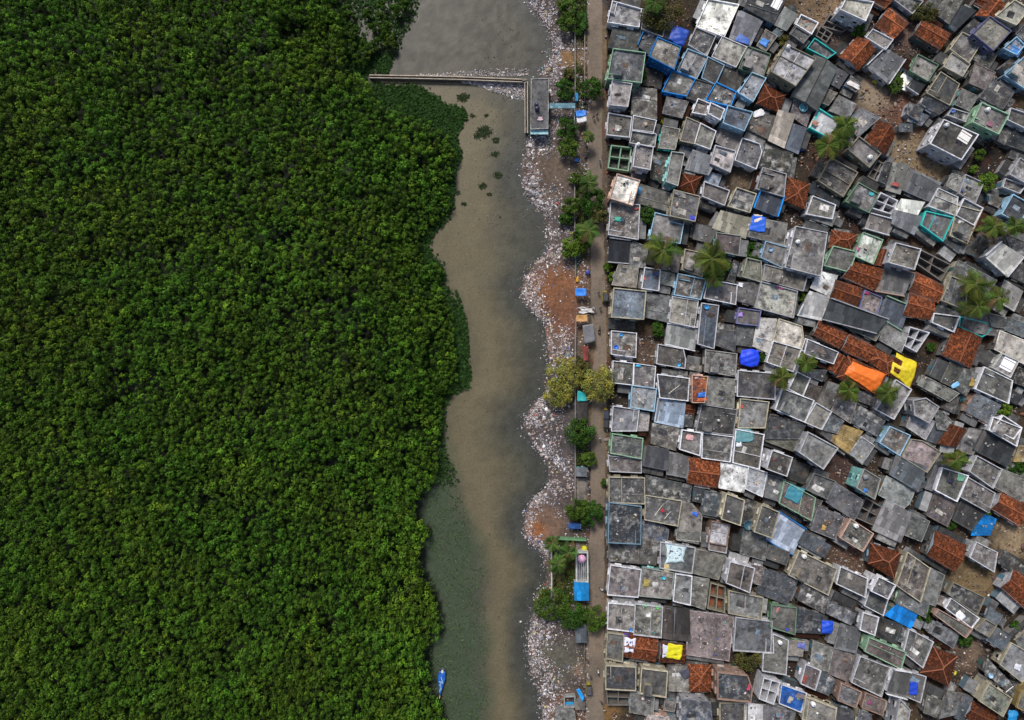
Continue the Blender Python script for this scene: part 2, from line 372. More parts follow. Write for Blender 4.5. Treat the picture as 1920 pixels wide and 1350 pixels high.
# polygons in photo pixels / 1.48 from each tile corner: roof corners, kind, tone, parapet, storeys ; look
DATA = """
@1120 0
19 3 55 13 52 35 13 29 c 6n W 1
58 13 88 21 82 47 56 37 c 3n W 1
21 32 55 38 51 64 14 60 n 3n N 1
60 40 75 45 65 67 53 57 s 4n K 1 ;grey sheet-roofed annex with bright blue wall
76 48 105 60 97 88 66 72 c 5b K 2 ;bright blue house with stained grey roof terrace
20 63 60 68 55 105 13 100 c 4n G 2 ;house with mint green double parapet and white squiggle stains on roof
19 103 43 107 38 135 16 133 c 6b W 2
45 110 75 113 75 150 43 145 n 4b N 1
60 86 84 92 80 112 58 107 n 2b N .7
95 90 123 101 112 122 82 116 c 5b K 1 ;deep blue house with tan patch on its small roof
114 63 139 73 125 100 101 90 c 5b B 1 ;house with four round pale patches on its roof
125 36 149 46 138 71 115 57 c 3n W 1
@1320 0
5 0 43 7 25 47 -10 34 c 8w N 1 ;house with peeling whitewashed roof
5 73 25 83 14 107 -3 99 c 3n B 1
-11 101 10 107 0 131 -22 124 c 3n N 1
23 47 53 60 40 85 10 72 c 6b W 1
45 15 72 28 58 56 34 47 s 6n N 1 ;house roofed with pale patchwork sheets and a crumpled blue cloth
57 -4 105 -4 88 30 52 10 n 3n B 1 ;dark roofed house with one bright white panel
55 60 83 70 74 98 44 87 c 5b G 1 ;house with white lime splashes on tan roof
78 38 92 46 78 65 67 58 n 5b K .8 ;hut under blue and tan covers
103 10 117 19 104 37 91 30 s 6n N .9
95 35 101 38 95 45 88 41 s 5u N .7
122 20 143 30 135 44 116 32 c 6p W 1 ;pinkish littered roof house
116 35 133 45 125 55 110 44 c 4n N 1
103 57 140 75 115 109 85 91 c 6n C 2 ;large house with cream parapet and white and black stained roof
25 86 53 93 42 116 15 104 n 3b N .9
60 93 77 100 61 129 43 118 c 6n B 1
15 105 40 117 33 135 2 127 c 4n K 1 ;house with blue edged roof and junk
79 92 92 99 87 107 77 103 n 3n N .7
77 107 103 120 95 140 68 130 g 3r N 1 p ;dark maroon tiled house with one orange ridge below the slender shrub
94 104 113 110 107 118 99 116 s 3u N .6
@1520 0
5 71 32 86 8 138 -22 120 s 5n N 1.2 v ;long corrugated grey shed
45 -2 78 4 68 27 37 13 c 6b W 2 ;white house with pink and blue laundry on its wall
77 -8 106 -5 94 10 76 0 g 5r N 1
100 10 124 28 106 47 83 32 g 6r N 1
78 38 103 51 94 63 70 48 c 5b W 1
60 47 81 63 60 88 38 71 g 5r W 1 v ;tiled house with pale blue gable wall
95 62 117 76 98 104 73 83 s 5n W 1 ;ribbed sheet roofed house with a sunken front yard
25 18 50 34 40 40 15 33 e 4b N .5 ;roofless rubble filled walled enclosure
13 33 27 42 20 53 7 45 e 5b N .5 ;roofless enclosure heaped with pale litter
4 50 30 68 20 75 -5 62 c 4n T .7
32 87 47 93 36 110 24 104 s 5n N .8
51 97 63 106 57 116 43 108 n 4b K .8 ;small hut with dark blue wall
20 113 33 118 22 133 10 128 n 5b W .8
36 121 58 132 48 150 24 140 n 5b N 1
112 -8 140 3 127 18 105 1 c 4n W 1
120 90 132 97 121 115 105 107 n 8w N .6 ;low roof covered by white plastic
@1720 0
0 70 25 83 12 103 -10 90 c 5b G 1
0 97 12 103 0 118 -12 110 s 3u W 1
8 24 42 42 29 61 -2 42 g 5r N 1
36 -2 58 0 40 30 20 15 n 4b N 1
58 8 72 14 47 38 37 30 s 3u N .8
93 -3 112 6 97 24 76 18 g 5r N 1
77 -5 92 -3 82 8 73 3 g 4r N .9
122 1 140 12 124 32 99 21 c 6b C 2 ;cream edged house with lilac and navy windowed wall
91 22 117 40 95 64 70 43 c 5b L 2 ;lilac blue house with grey terrace
56 42 80 54 64 80 41 63 c 5b C 1
80 56 100 70 90 88 68 73 n 3b N 1
43 68 65 82 56 97 33 85 c 6b C 1
29 92 52 107 40 133 12 118 c 3n C 1
73 80 98 92 86 114 66 105 n 4p N 1
57 113 77 122 65 140 48 132 n 4n Q 1 ;house with a white plastic sheet on its roof
95 100 122 117 108 138 79 123 n 3n W 1
124 48 134 58 124 70 108 62 c 6u B 1 ;house with roof painted blue white and yellow
135 72 150 85 135 113 109 96 c 6b B 1
136 30 150 38 136 55 123 44 c 4n N 1
@1120 200
88 -12 115 -6 107 14 83 8 n 4n N .9
127 -9 142 -3 137 11 120 8 c 5p W 1
14 9 43 14 40 39 12 36 c 4b W 1 ;grey terrace house with pale blue stair at its lower corner
46 12 74 18 70 34 44 30 c 4b W 1
44 30 69 33 74 36 72 51 41 46 c 4n W 1
18 49 43 52 39 81 14 77 e 3b G .8 ;unfinished roofless house divided into four open rooms
49 48 70 52 66 80 45 76 c 5b W 2 ;tall house with white round tank and pale litter on roof
83 25 104 29 98 54 78 52 n 5b T 1 ;house with cream sheets and dark teal junk corner
113 14 131 22 122 47 105 43 c 4b C 1
94 58 109 60 101 100 87 95 c 5b Q 2 ;tall narrow teal walled house
109 85 131 89 123 109 103 102 g 3r N 1 p
25 86 53 94 44 125 16 116 c 8w P 2 ;house with bright white roof framed in pale pink
55 98 94 110 88 132 45 120 n 5b N 1
97 106 129 114 123 145 92 138 c 5n C 2
122 56 150 66 140 85 113 78 s 6n N 1
107 48 122 54 117 66 103 60 n 4u N .6
130 22 149 32 142 54 123 47 c 5b W 1
@1320 200
8 -4 25 4 20 17 5 9 c 5b W 2
30 0 60 8 50 31 24 21 c 4u B 2
63 7 89 12 81 41 55 28 n 4b G 1 ;grey roof house with a heap of white sacks
24 26 48 34 40 57 17 44 s 6b N 1
14 50 39 57 32 83 8 72 c 7b W 1 ;house with stained cream roof and dark blotches
48 41 69 48 72 58 65 79 39 68 c 4n W 1
95 6 114 11 101 50 83 42 s 7c N 1.2 ;long cream sheet roofed house
78 47 112 60 107 90 70 77 n 3b N 1
112 22 128 28 118 58 101 50 s 5u N 1 ;narrow house of pale grey and dark sheet beside the cream sheet roof
74 78 103 86 100 114 66 104 c 4b W 1
2 82 22 87 17 100 1 96 n 6u N .6 ;small pale blue sheet hut
0 96 31 107 25 125 -2 114 c 4b W 1
41 103 65 111 57 134 30 126 c 4n C 1
74 105 99 114 92 137 65 127 s 4u K 1 ;grey corrugated house with sky blue wall
108 90 133 98 128 128 104 118 g 4r N 1 p
114 -8 138 -4 129 25 110 12 n 4p L .9 ;littered roof with a blue round tub
@1520 200
10 5 33 20 22 38 0 26 s 8w T 1 ;white sheet roof with two square dark skylights
62 2 87 14 60 38 47 25 n 5n N 1
88 18 107 35 95 60 68 45 g 4r N .9 v
60 39 87 60 73 77 47 55 c 5b C 1 ;tan terrace with a white ring tank and rusty stain
25 66 58 84 40 114 9 94 c 4b C 1 ;grey roof house ruled with faint square lines
4 96 37 115 34 125 0 108 s 3u N .8
60 97 85 111 73 134 44 120 c 5n G 1
85 68 95 74 87 96 73 88 e 3b N .6 ;roofless dark brown brick cells
95 69 108 74 97 100 86 94 n 2u W .7
106 72 123 74 112 109 97 104 s 6b N 1 ;cream sheet roof house with a rusty red bundle
127 79 163 102 152 120 116 103 s 5n N 1 ;grey and pale corrugated house with dark lower half
89 109 110 119 104 136 78 128 e 3u W .8 ;open walled house covered by a golden bamboo lattice
116 118 142 122 132 140 104 138 s 8w N 1 ;house with bright white sheet roof
2 114 30 125 26 142 -6 136 c 5b W 1
125 -5 142 3 136 18 121 9 n 3u W .9
113 23 128 23 128 30 113 30 s 5u N .7
@1720 200
33 17 76 36 55 67 16 47 c 3b W 2 ;large white walled house with dark terrace and pale shaded corner
80 -4 114 11 101 35 69 20 c 5b G 2 ;tall pale green house with dark window slits
10 -12 40 0 27 10 5 -3 n 2u W 1
44 3 64 9 60 19 38 11 c 3u W 1
-8 2 15 12 5 24 -12 18 n 4u N .8
0 83 28 97 14 116 -8 104 s 6n N 1
44 85 60 90 56 110 36 100 n 5b W .9
60 87 82 97 72 122 52 110 c 5b W 1
26 104 50 115 48 138 14 126 c 6b W 1
58 117 81 129 70 150 48 138 c 4u W 1
88 110 108 116 103 128 90 122 n 4b N .6
124 27 148 40 140 58 112 48 n 2u N .8 ;dark navy roof hut
129 66 150 80 138 98 116 86 c 7w W 1 ;white walled house with white lower roof and two black tanks
110 92 135 100 128 110 107 102 c 4b W .8
120 112 142 124 128 148 106 136 c 3u B 1
117 3 150 14 140 30 113 17 c 3b W 1
@1120 400
71 -77 89 -75 82 -38 67 -45 n 2b N .6
17 -14 53 -10 51 33 14 27 c 5b W 1 ;roadside house with a green cloth and white litter on roof
73 0 109 9 104 38 66 32 c 5b B 1
17 33 40 36 38 62 15 60 s 2u W 1 ;dark ribbed sheet roof house with pale strips
43 35 64 43 60 69 40 66 n 4b N 1
85 46 107 48 102 75 78 70 n 4b W 1
111 46 138 52 132 80 107 71 c 5b C 1
27 65 52 69 49 94 19 90 n 5b N 1
60 69 79 72 77 98 56 95 c 5u W 1 ;blue grey roof house with red cloth and a dark blue heap
80 73 98 76 97 92 79 89 n 6g W .8 ;small house with a mossy pale green roof
102 77 137 84 130 109 97 103 c 4b B 1
21 95 61 99 58 134 18 131 c 5u C 2 ;large house with cream left edge and cloudy pale stained roof
62 101 93 105 91 138 60 131 n 4n N 1
95 106 127 111 122 144 91 137 c 6b W 1
126 14 150 23 142 36 123 31 s 5n N .8
@1320 400
22 -2 58 7 52 30 12 18 s 6c N 1 ;house half cream sheet and half dark slab
60 5 105 13 101 40 57 29 n 5b W 1 ;house with a pale heap on a bright blue tarpaulin at its corner
16 25 46 29 43 53 14 47 c 4p Q 1
78 36 106 44 100 69 72 56 c 5b B 1 ;pale turquoise edged house with round blue stain
116 17 155 25 147 79 103 68 c 5b W 2 ;very large grey terrace house with a white round tank
-5 16 16 18 14 37 -8 33 s 4n N .8
54 57 71 61 72 87 48 80 c 5g N 1
77 65 130 79 125 98 74 84 c 5b W 1
38 60 43 62 38 88 30 85 n 3u N .6
5 84 41 91 39 115 0 107 c 5b W 1 ;roof terrace with orange tan lower edge
42 87 71 88 66 117 41 110 n 4b N 1
72 87 117 99 112 132 64 119 c 6b W 1 ;broad tan roof house with a pink cloth hung over its top edge
-3 114 18 117 12 171 -8 165 c 4u W 1 ;house with a round blue tub on its roof
44 120 71 124 68 142 41 139 c 5b L 1 ;lilac edged house with purple cloth
@1520 400
0 -22 35 0 27 16 -4 5 n 5b N 1
76 2 106 10 98 26 70 18 s 6b W 1
106 -3 140 5 131 25 104 12 s 6n N 1 ;ribbed sheet house with a blue and white striped cloth at its corner
28 22 59 27 51 44 25 42 g 4r N 1 p
66 25 90 34 78 64 55 54 c 7w G 1 ;white roof with a black crack and dark holes framed pale green
28 42 57 49 48 74 17 66 c 4b G 1 ;bright mint green framed grey terrace
87 46 98 47 93 66 80 64 g 4r N .9 h
107 38 138 46 130 71 98 62 c 4b W 2
55 62 92 71 79 97 42 81 g 4r N 1 h
95 67 128 77 117 103 83 97 s 5n P 1 ;house with mixed grey and white sheet rectangles
10 73 34 79 24 105 0 94 n 7w N 1 ;house with chalky white starburst stained roof
33 85 65 95 58 118 26 106 g 5r N 1 h
68 98 89 107 83 128 62 119 c 5p L 1 ;house with cluttered curved junk roof
0 100 22 107 13 134 -14 128 s 7b N 1 ;patchwork roof of pale sheet strips
27 110 95 135 82 150 17 133 s 3u W 1.2 ;long house with dark blue grey sheet roof and white gable end
97 107 123 118 114 146 87 130 s 4u G 1
@1720 400
10 -2 44 6 31 35 4 15 c 4b T 1 ;bright turquoise framed house with dark terrace
50 -10 80 -2 62 38 41 28 c 4n C 1 ;long grey roof with cream right edge beside the turquoise house
39 28 57 37 52 50 33 36 n 3u N .7
0 44 42 65 30 85 0 64 e 3b N .8 ;ruined roofless house of broken rooms
0 75 33 91 27 112 -8 97 g 6r N 1 h
-8 100 22 112 16 134 -16 128 g 5r N 1 h
52 60 100 85 87 105 42 80 n 4n C 1
42 80 62 88 60 122 30 110 c 4n C 1
106 38 132 55 113 78 88 54 s 7b W 1.6 ;white edged house with cream roof panels and dark slots
82 26 94 35 74 56 62 50 n 3b N .7
112 27 145 40 140 60 118 45 n 3n N 1
128 64 150 75 150 95 117 79 n 3n C 1
112 86 132 99 122 122 103 110 s 6b N 1
28 114 57 127 50 150 20 138 n 3u C 1
62 124 90 125 120 140 100 155 56 148 n 4b N 1
100 10 140 -5 135 10 100 8 n 3n W 1
@1120 600
18 14 49 17 48 47 18 43 c 5b W 1 ;roadside house with two round blue tubs on its tan roof
90 6 125 11 122 37 87 29 s 6n W 1 ;house half cream panels and half pale sheet with a white wall
77 31 108 37 111 50 110 61 75 55 c 4b W 1 ;grey terrace with a small sky blue tub and pinkish left edge
20 52 46 55 45 82 19 79 c 4b W 1
46 55 73 59 71 86 45 82 c 4b W 1
44 83 74 87 71 115 42 110 c 6n B 1 ;house with white lime splashed roof and sky blue side wall
76 69 116 74 114 102 79 98 c 3n W 1 ;dark roof house with a pale stick lying across it
78 100 110 106 107 135 74 128 s 7u N 1 ;bright grid panelled sheet roof house
110 107 124 109 122 119 110 117 g 4r N .8
110 118 122 119 119 135 107 134 n 2u N .7
20 109 52 114 49 140 18 140 c 5n W 1
51 116 66 118 64 140 49 140 n 6b N .9
120 70 139 72 135 104 120 104 c 5r P 2 ;house with rust orange roof edge cluttered by red and blue cloth
113 55 132 58 131 65 113 62 n 4b W .8
@1320 600
15 12 41 15 39 40 14 31 n 3n N 1
42 7 63 9 61 34 41 31 n 4n W 1
68 -3 92 -1 82 42 62 33 n 7b N 1 ;house with cracked pale cream roof slabs
95 -1 123 8 125 22 121 36 87 26 c 7b C 1
87 27 122 37 112 65 79 53 c 5b W 1 ;house with brown spotted terrace and white posts along its right edge
2 38 41 43 39 71 1 65 c 5b N 1
2 71 39 75 38 111 0 106 n 5b N 1
43 64 90 68 89 100 42 96 c 3n W 1 ;house split by a cream wall between brown strip and dark roof
46 100 81 104 76 136 43 136 c 5b C 1 ;narrow tan roof with teal edge and a red patch
-3 107 41 114 36 145 -10 140 c 3n W 1 ;dark terrace house with deep blue side passage
99 87 138 102 127 129 90 113 c 4n W 1
117 66 133 74 124 96 107 87 c 4g W 1
84 120 128 133 120 150 78 150 n 3n N 1
128 24 145 30 138 45 123 38 c 4b W 1
132 84 150 92 144 103 126 96 n 4p N 1
@1520 600
12 2 46 17 37 35 5 19 g 5r N 1 h
50 19 81 34 72 52 41 38 g 5r N 1 h
81 36 107 50 99 69 74 51 g 5r N 1 p
50 -8 97 3 82 26 47 10 n 4b N 1
95 5 123 17 114 41 87 25 n 6n N 1
126 9 150 16 134 40 119 32 e 3u W .9 ;roofless building of small square white rimmed rooms
-4 25 34 41 28 55 -8 42 c 4n W 1
33 42 48 50 35 70 24 62 g 4r N .8 v
48 47 96 69 85 94 35 72 g 5r N 1 p ;house under a vivid orange tarpaulin over its tiled hip roof
110 44 138 57 127 85 100 68 g 4r N 1 p ;house under a bright yellow tarpaulin with two brown gaps
107 76 126 88 104 125 82 113 c 5b W 1
15 88 35 95 22 114 8 104 n 4b N 1
36 95 57 106 50 130 26 115 n 5b N 1
63 109 94 128 84 147 52 130 n 4n N 1
6 105 25 116 13 138 -8 129 c 5b W 1
26 119 41 128 33 143 14 138 n 4u N 1
-3 63 20 64 14 77 -4 70 n 3u T .7 ;small house with dark teal open terrace
-12 77 15 86 5 103 -18 96 n 3p N 1
56 90 82 92 76 108 56 100 n 3n N .7
@1720 600
48 10 82 24 68 60 33 44 g 5r N 1 h ;large square rusty tiled house
55 -4 96 6 88 18 82 21 53 8 e 4n T .9 ;open roofed building with bright teal rooms
20 -8 52 -4 45 15 18 3 c 4n W 1
90 -8 118 -2 110 10 94 8 n 4n N 1
118 -2 145 8 140 24 110 12 n 4u N 1
105 14 150 32 140 58 98 37 n 7b N 1 ;long cracked whitish cream roof
106 43 126 52 116 72 94 60 c 6w N 1 ;house with a bright white square roof panel
26 50 40 56 30 76 16 69 s 4n N .9
42 53 58 60 48 86 30 78 n 4g N 1 ;rounded corner mossy roof with a crescent of sky blue sheet
60 61 76 68 62 96 48 86 n 4n N 1
6 70 52 93 40 103 1 82 n 5b N 1
84 60 119 77 114 105 73 87 c 4b W 1 ;broad dark roof house with cream crusted left edge
44 93 53 98 46 118 34 112 n 3n N .9
-6 102 10 99 26 110 14 130 -4 120 c 5b W 2 ;tall white walled house with dark windows on its left side
76 93 106 108 91 132 60 115 n 5u P 1
107 121 130 136 120 150 95 137 c 4n W 1
122 90 134 96 126 107 117 102 n 2u N .6
22 120 32 117 45 130 40 140 25 138 n 4n N .9
128 60 150 70 146 88 120 78 n 2b N .7
@1120 800
70 -4 104 2 99 30 68 21 n 4b N 1
19 9 57 15 55 40 17 33 c 4n G 1.3 ;mint green framed house with a wide grey roof
14 37 55 41 55 58 16 56 c 4p W 1 ;brownish roof house with pale squared mark at its right end
60 25 89 30 88 54 57 48 s 4n N 1 ;house of mixed pale sheets with small sky blue balcony
91 33 117 40 114 64 89 59 s 5n N 1 ;ribbed grey sheet house left of the rust orange tiles
107 4 131 8 129 36 104 28 c 4b W 1 ;house with red and white cloth scattered on its roof
117 40 155 43 151 77 115 71 g 5r N 1 h
15 64 59 65 59 97 15 95 c 4b C 1.3 ;cream framed roadside house with a black spot on its roof
62 62 119 75 116 97 61 87 n 3n N 1
61 87 106 94 101 125 60 117 c 4b C 1 ;house with two pale sticks and a red cloth on its roof
15 96 55 101 54 148 14 146 c 3u B 1.6 ;large dark blue grey roadside house
105 95 120 98 132 112 130 145 100 142 n 5b N 1
55 118 78 122 90 130 88 146 54 145 n 4u N .9 ;low roof with a turquoise stain
123 78 134 79 131 95 122 93 s 4u N .7
@1320 800
-2 8 36 13 32 44 -3 39 c 4b W 1
40 3 75 10 69 53 36 45 c 4b W 1 ;house with large round dull turquoise cover on roof corner
79 -4 124 0 113 31 78 18 n 4g N 1 ;grey roof with two yellow green moss tufts
86 30 111 39 104 62 79 53 c 3b W 2 ;tall house with white and pale blue left wall
21 46 55 51 50 83 19 77 n 7w P 1 ;chalk white roof house with rusty border and black opening
56 51 79 58 73 88 52 78 c 6n W 1
80 60 102 67 95 94 76 88 c 4n N 1
2 81 22 86 18 114 -2 110 n 3u W 1 ;dark roof with raised white edged square
28 85 50 93 45 124 22 116 c 4b C 2 ;tall cream walled house with pale pots on its terrace
50 91 70 97 60 126 45 122 n 3n N .9
73 99 94 108 85 140 63 132 c 4b C 2 ;tall white walled house beside the blue strip roof
108 40 135 50 127 73 105 65 n 2b N .5
101 69 140 90 135 118 95 96 c 4p G 1 ;house with big teal tank cover and littered roof
131 7 168 27 150 53 120 32 c 5b W 2 ;large tan terrace house with pale blue walls on its left and upper end
94 109 127 130 112 160 80 142 s 7u K 1 ;pale sheet roof house with vivid blue strip along its upper edge
10 120 32 124 28 150 6 146 c 6n P 1
@1520 800
9 -2 38 -5 25 18 12 8 n 4n N .9
36 -4 66 6 48 34 26 18 n 5y N .8 ;golden brown panelled roof hut
64 13 80 24 65 47 49 34 n 6n C 1
67 54 87 66 80 91 58 77 c 4b Q 2 ;house with long pale turquoise wall and a blue cloth on roof
100 0 125 11 112 36 87 20 c 5b B 1
4 59 30 69 20 91 -6 79 c 4n N 1
30 70 66 93 55 118 20 95 n 4n N 1
70 90 90 102 80 125 58 115 e 3u N .8 ;roofless shell of dark square rooms
110 38 145 52 135 80 102 60 s 5u N 1.2 ;large plain grey green sheet roof
96 63 132 80 125 97 118 103 86 86 n 6n N 1 ;house with white and pink smeared roof and brown thatch corner
96 94 126 110 113 145 80 130 s 6b N 1 ;house of many pale patched sheets with black holes
127 16 140 18 163 32 146 57 115 38 c 5p C 1
10 100 42 115 30 142 0 130 n 4n N .9 ;dark cluttered roof with orange heap at its lower edge
50 117 78 135 65 157 37 140 c 4b P 1.4 ;house with salmon edge and white round tank
-10 88 14 94 2 120 -8 118 n 4b G .9
126 108 150 120 140 145 114 135 n 4n N 1
@1720 800
-6 -20 22 -6 10 16 -14 0 n 6n N 1
16 0 40 -2 28 22 12 16 s 4u N .8
43 -2 61 4 50 25 28 21 g 4r N .9 h
66 2 84 5 70 36 50 28 n 5b N .9
85 5 122 26 112 49 73 29 s 3u N 1 ;dark slate blue broken sheet roof
95 -12 130 2 124 24 90 4 c 5b W 1
74 37 105 54 94 77 65 56 c 4b W 1 ;double bay house with thick white dividing parapets
105 53 142 68 130 94 96 75 n 5b C 1
31 52 63 62 49 94 22 80 c 4b W 1 ;house with a green sheet and dark mat on its roof
63 64 97 84 89 108 53 88 c 4b W 1 ;house with pale parallel lines drawn on roof
108 85 142 100 130 126 96 105 g 5r W 1 h
22 84 49 97 38 126 12 112 n 4p N 1
27 38 48 48 21 82 10 78 n 4n N .8
57 95 85 108 68 130 47 118 s 3n N .9
84 110 99 118 91 136 70 136 73 126 s 5k N .8 ;vivid sky blue sheet roof hut
129 24 145 30 140 44 122 44 n 5y C 1 ;yellow cream roofed building at the right edge
-4 45 8 52 10 75 -4 82 n 5u N .7
@1120 1000
14 3 77 11 74 40 15 35 n 4b N 1 ;wide dusky brownish slab roof along the road
80 11 123 18 119 50 79 43 c 4n W 1 ;house with a large white and turquoise spotted sheet spread on its roof
17 40 55 46 51 80 13 77 c 5p W 1 ;house with white streaked left half and black smudge on roof
58 43 96 50 92 82 53 78 c 5b Q 1 ;teal edged house with yellow stained roof and a blue tub
99 51 119 54 117 90 96 85 c 5n W 1
14 88 48 91 46 124 13 120 c 5b W 1 ;house with pale stair and a round blue tub at its lower edge
48 89 82 93 80 131 46 127 c 5b W 1 ;house with green cloths on its top parapet
82 94 98 97 97 134 80 131 s 4p N .8
98 96 115 97 116 135 97 134 s 3p N .8
120 55 141 58 136 96 118 90 n 5g N 1
100 -2 130 -2 128 13 100 8 n 5b N 1
125 20 162 28 153 58 121 50 n 5b N 1
116 98 172 105 166 161 113 153 n 5p N .8 ;flat dirty terrace heaped with brown scraps
@1320 1000
7 -4 30 0 27 24 6 20 c 5p W 1
50 -5 80 2 77 34 46 25 n 4n N 1
33 36 63 44 57 74 28 62 c 4p W 2 ;white double parapet house with a yellow cloth
60 40 76 43 71 65 60 62 n 4p W 1
82 14 108 24 104 40 79 31 n 4b N 1
76 45 119 58 105 90 67 75 n 3u N 1 ;broad dark slab roof with pale crossed streaks
120 22 167 45 156 77 107 52 c 4b C 1 ;house with white ring tank and mossy rusty lower edge
31 72 74 81 71 108 31 100 c 5b C 1 ;house with three dark cracks across its roof
9 63 27 68 26 100 5 95 e 4r C .9 ;house with rusty reddish sunken floor behind cream parapet
40 106 85 111 83 150 37 147 c 4n W 1 ;large plain dark roofed house with white edges
85 90 116 94 114 127 84 118 c 4b G 1 ;pale green edged house with red streak and blue scrap on roof
116 94 150 103 150 127 115 125 n 3u N .9 ;roof with deep blue stained lower half
124 62 159 81 152 101 119 84 n 4b N 1
@1520 1000
-8 -2 26 16 18 31 -16 12 n 4u N 1
37 42 71 57 68 80 32 63 c 4b W 1.2
78 14 113 25 106 57 75 38 g 3r N 1 p ;dark maroon tiled pyramid roof with orange ridges
85 55 106 65 97 82 76 72 c 4n W 2 ;tall white walled house with dark roof box
74 73 97 83 91 103 68 91 c 4n W 1
66 100 85 106 80 128 62 121 c 5b W 1 ;white walled house with a crimson cloth hung on its left side
113 70 150 88 145 106 108 88 n 4n G 1
110 91 134 104 127 119 96 103 s 6k N 1 ;bright sky blue sheet roof house below the white walled house
23 86 57 102 51 116 20 101 n 5n N 1
122 24 150 44 138 86 108 65 c 4p C 1 ;long terrace with cream left wall beside the maroon pyramid
86 106 116 116 108 140 82 130 n 2n N .8
-6 97 16 104 12 125 -10 120 n 3u N .8
40 116 62 122 56 150 32 145 s 5n N .9
115 118 123 120 115 138 108 135 n 3u B .8
124 121 154 137 141 169 117 150 c 4b W 1
@1720 1000
24 -2 62 16 47 48 14 28 g 4r N 1 h ;large square tiled house with teal wall on its left
74 11 100 24 96 48 66 30 c 5b W 1
112 22 133 35 122 50 102 37 n 3n N .9
124 47 150 66 140 98 108 70 g 5r W 1 h
17 44 34 53 22 92 3 82 n 5n W 1
45 62 84 81 75 102 38 76 c 3n C 1.2 ;large charcoal roof with rounded corner and white border
42 82 77 107 68 119 35 94 c 4n W 1 ;house with a crumpled white cloth on its roof edge
26 96 68 120 60 131 21 102 c 4b P 1 ;house with salmon tan parapet and curved arch
92 94 107 104 100 116 87 107 n 4u N .9
85 108 98 116 89 130 72 120 c 5b C 1
20 111 52 128 45 145 14 125 n 5n W 1
98 118 118 131 108 148 88 135 n 4u W 1
25 78 40 83 32 92 24 88 n 4p N .8
@1120 1150
13 24 33 27 31 60 11 56 c 4b C 1 ;small roadside house with pale parapet and tan sticks on roof
33 25 76 31 73 61 33 55 g 5r N 1 h ;rust tiled house partly covered by a white printed cloth
82 38 111 41 110 63 80 62 g 4r N .9 h ;house with a bright yellow tarpaulin on its brown roof
11 66 48 68 48 97 11 95 c 3n C 1.2 ;roadside house with cream lower parapet and a round pale spot
56 69 88 73 86 105 54 100 c 4n C 1.2 ;house with yellowish upper parapet and stepped lower corner
90 67 116 67 117 100 91 98 n 5b N 1 ;tan roof with a dark cloth heap at its right edge
116 66 143 67 143 99 118 99 g 5r N 1 p
12 97 42 99 40 116 13 116 e 3u N .8 ;roofless grey frame of a building by the road
43 100 72 106 70 130 41 125 n 5b N 1
107 109 141 113 147 145 107 145 n 4u W 2 ;tall pale walled house with a row of dark slots along its parapet
64 129 90 131 92 150 60 150 n 6p P 1 ;pink edged white roof at the bottom frame edge
86 108 100 108 97 124 84 122 n 5b N .6
@1320 1150
87 26 106 34 103 77 74 72 75 50 88 50 c 4b W 1.2 ;L shaped house with a white ring tank
106 34 126 36 124 54 105 52 n 5b G 1 ;small roof with a blue cloth and moss green upper wall
17 74 54 78 60 95 58 111 17 107 c 3u P 2 ;tall peach walled house with pink stair side
20 113 51 113 50 140 20 140 c 3n C 1
55 116 76 117 75 140 54 140 s 8w N 1 ;bright white flat roof at the bottom edge of the frame
76 82 96 88 88 115 70 108 e 4n W 1.4 ;double rimmed house open to dark rooms inside
98 90 129 101 122 124 95 113 c 4k W 1 ;house with a deep blue painted roof and heaped cloths
76 117 110 124 105 145 76 142 n 5n N 1
128 64 147 72 140 96 122 88 c 4p W 1 ;white walled house with a rusty red plank on roof
128 105 166 120 164 145 124 133 c 5b C 1 ;house with cream left wall and a white round tank
-2 112 8 112 10 140 -4 140 n 4n N 1
@1520 1150
3 35 28 44 22 73 0 65 n 5w N 1 ;roof mottled with black and white mould
28 46 57 54 48 87 22 76 n 4p N 1
62 54 99 68 88 104 51 86 c 4n W 1.1
73 30 119 49 113 69 68 47 c 4p G 1.2 ;bright lime green framed house with brownish roof
0 70 17 73 30 84 22 103 0 94 n 4u N 1
38 88 63 99 56 118 34 109 c 4n P 1.2 ;house with double pinkish cream parapet around a dark roof
69 100 94 110 90 128 64 118 c 4p P 1
33 118 54 124 56 145 30 140 n 3n N 1
107 73 125 76 120 106 98 100 s 5n W 2 ;house half cream and half dark sheet with white left wall
-2 106 32 119 28 145 -6 135 c 6b C 1
112 108 124 121 120 145 105 145 c 6w W 1.8 ;bright white curved walled house top
125 74 145 80 138 112 119 104 c 4n W 1 ;white framed house with a blue mat on its roof
62 122 76 128 80 150 56 150 n 4n C 1
@1720 1150
22 44 50 56 40 92 6 75 g 3r N 1 p ;dark maroon tiled roof with radiating orange ridges
12 103 33 112 24 132 8 125 n 4b N 1 ;house with red and white cloths along its left edge
38 100 54 104 49 128 28 133 n 4b N .9
89 58 122 92 122 106 85 74 n 4n N 1 ;flat grey roof with a pale blue box and long white stick
90 88 118 107 107 129 78 110 c 5g C 1.3 ;house with yellowed mossy roof and striped white wall on its left
58 104 70 107 69 120 52 116 n 4u N .8
53 117 68 123 56 135 49 132 s 4u N .8
72 112 102 128 90 145 62 132 g 4r N .8 h
118 37 150 55 148 75 131 86 104 64 c 5n C 1 ;large pale blotched roof with a round white patch at right edge
125 35 150 12 150 50 128 42 n 4n C 1
131 100 150 92 150 130 125 118 c 5b Y 1.4 ;yellow ochre walled house at the lower right edge
70 20 80 24 82 32 92 36 95 32 80 22 n 5b C .6
"""
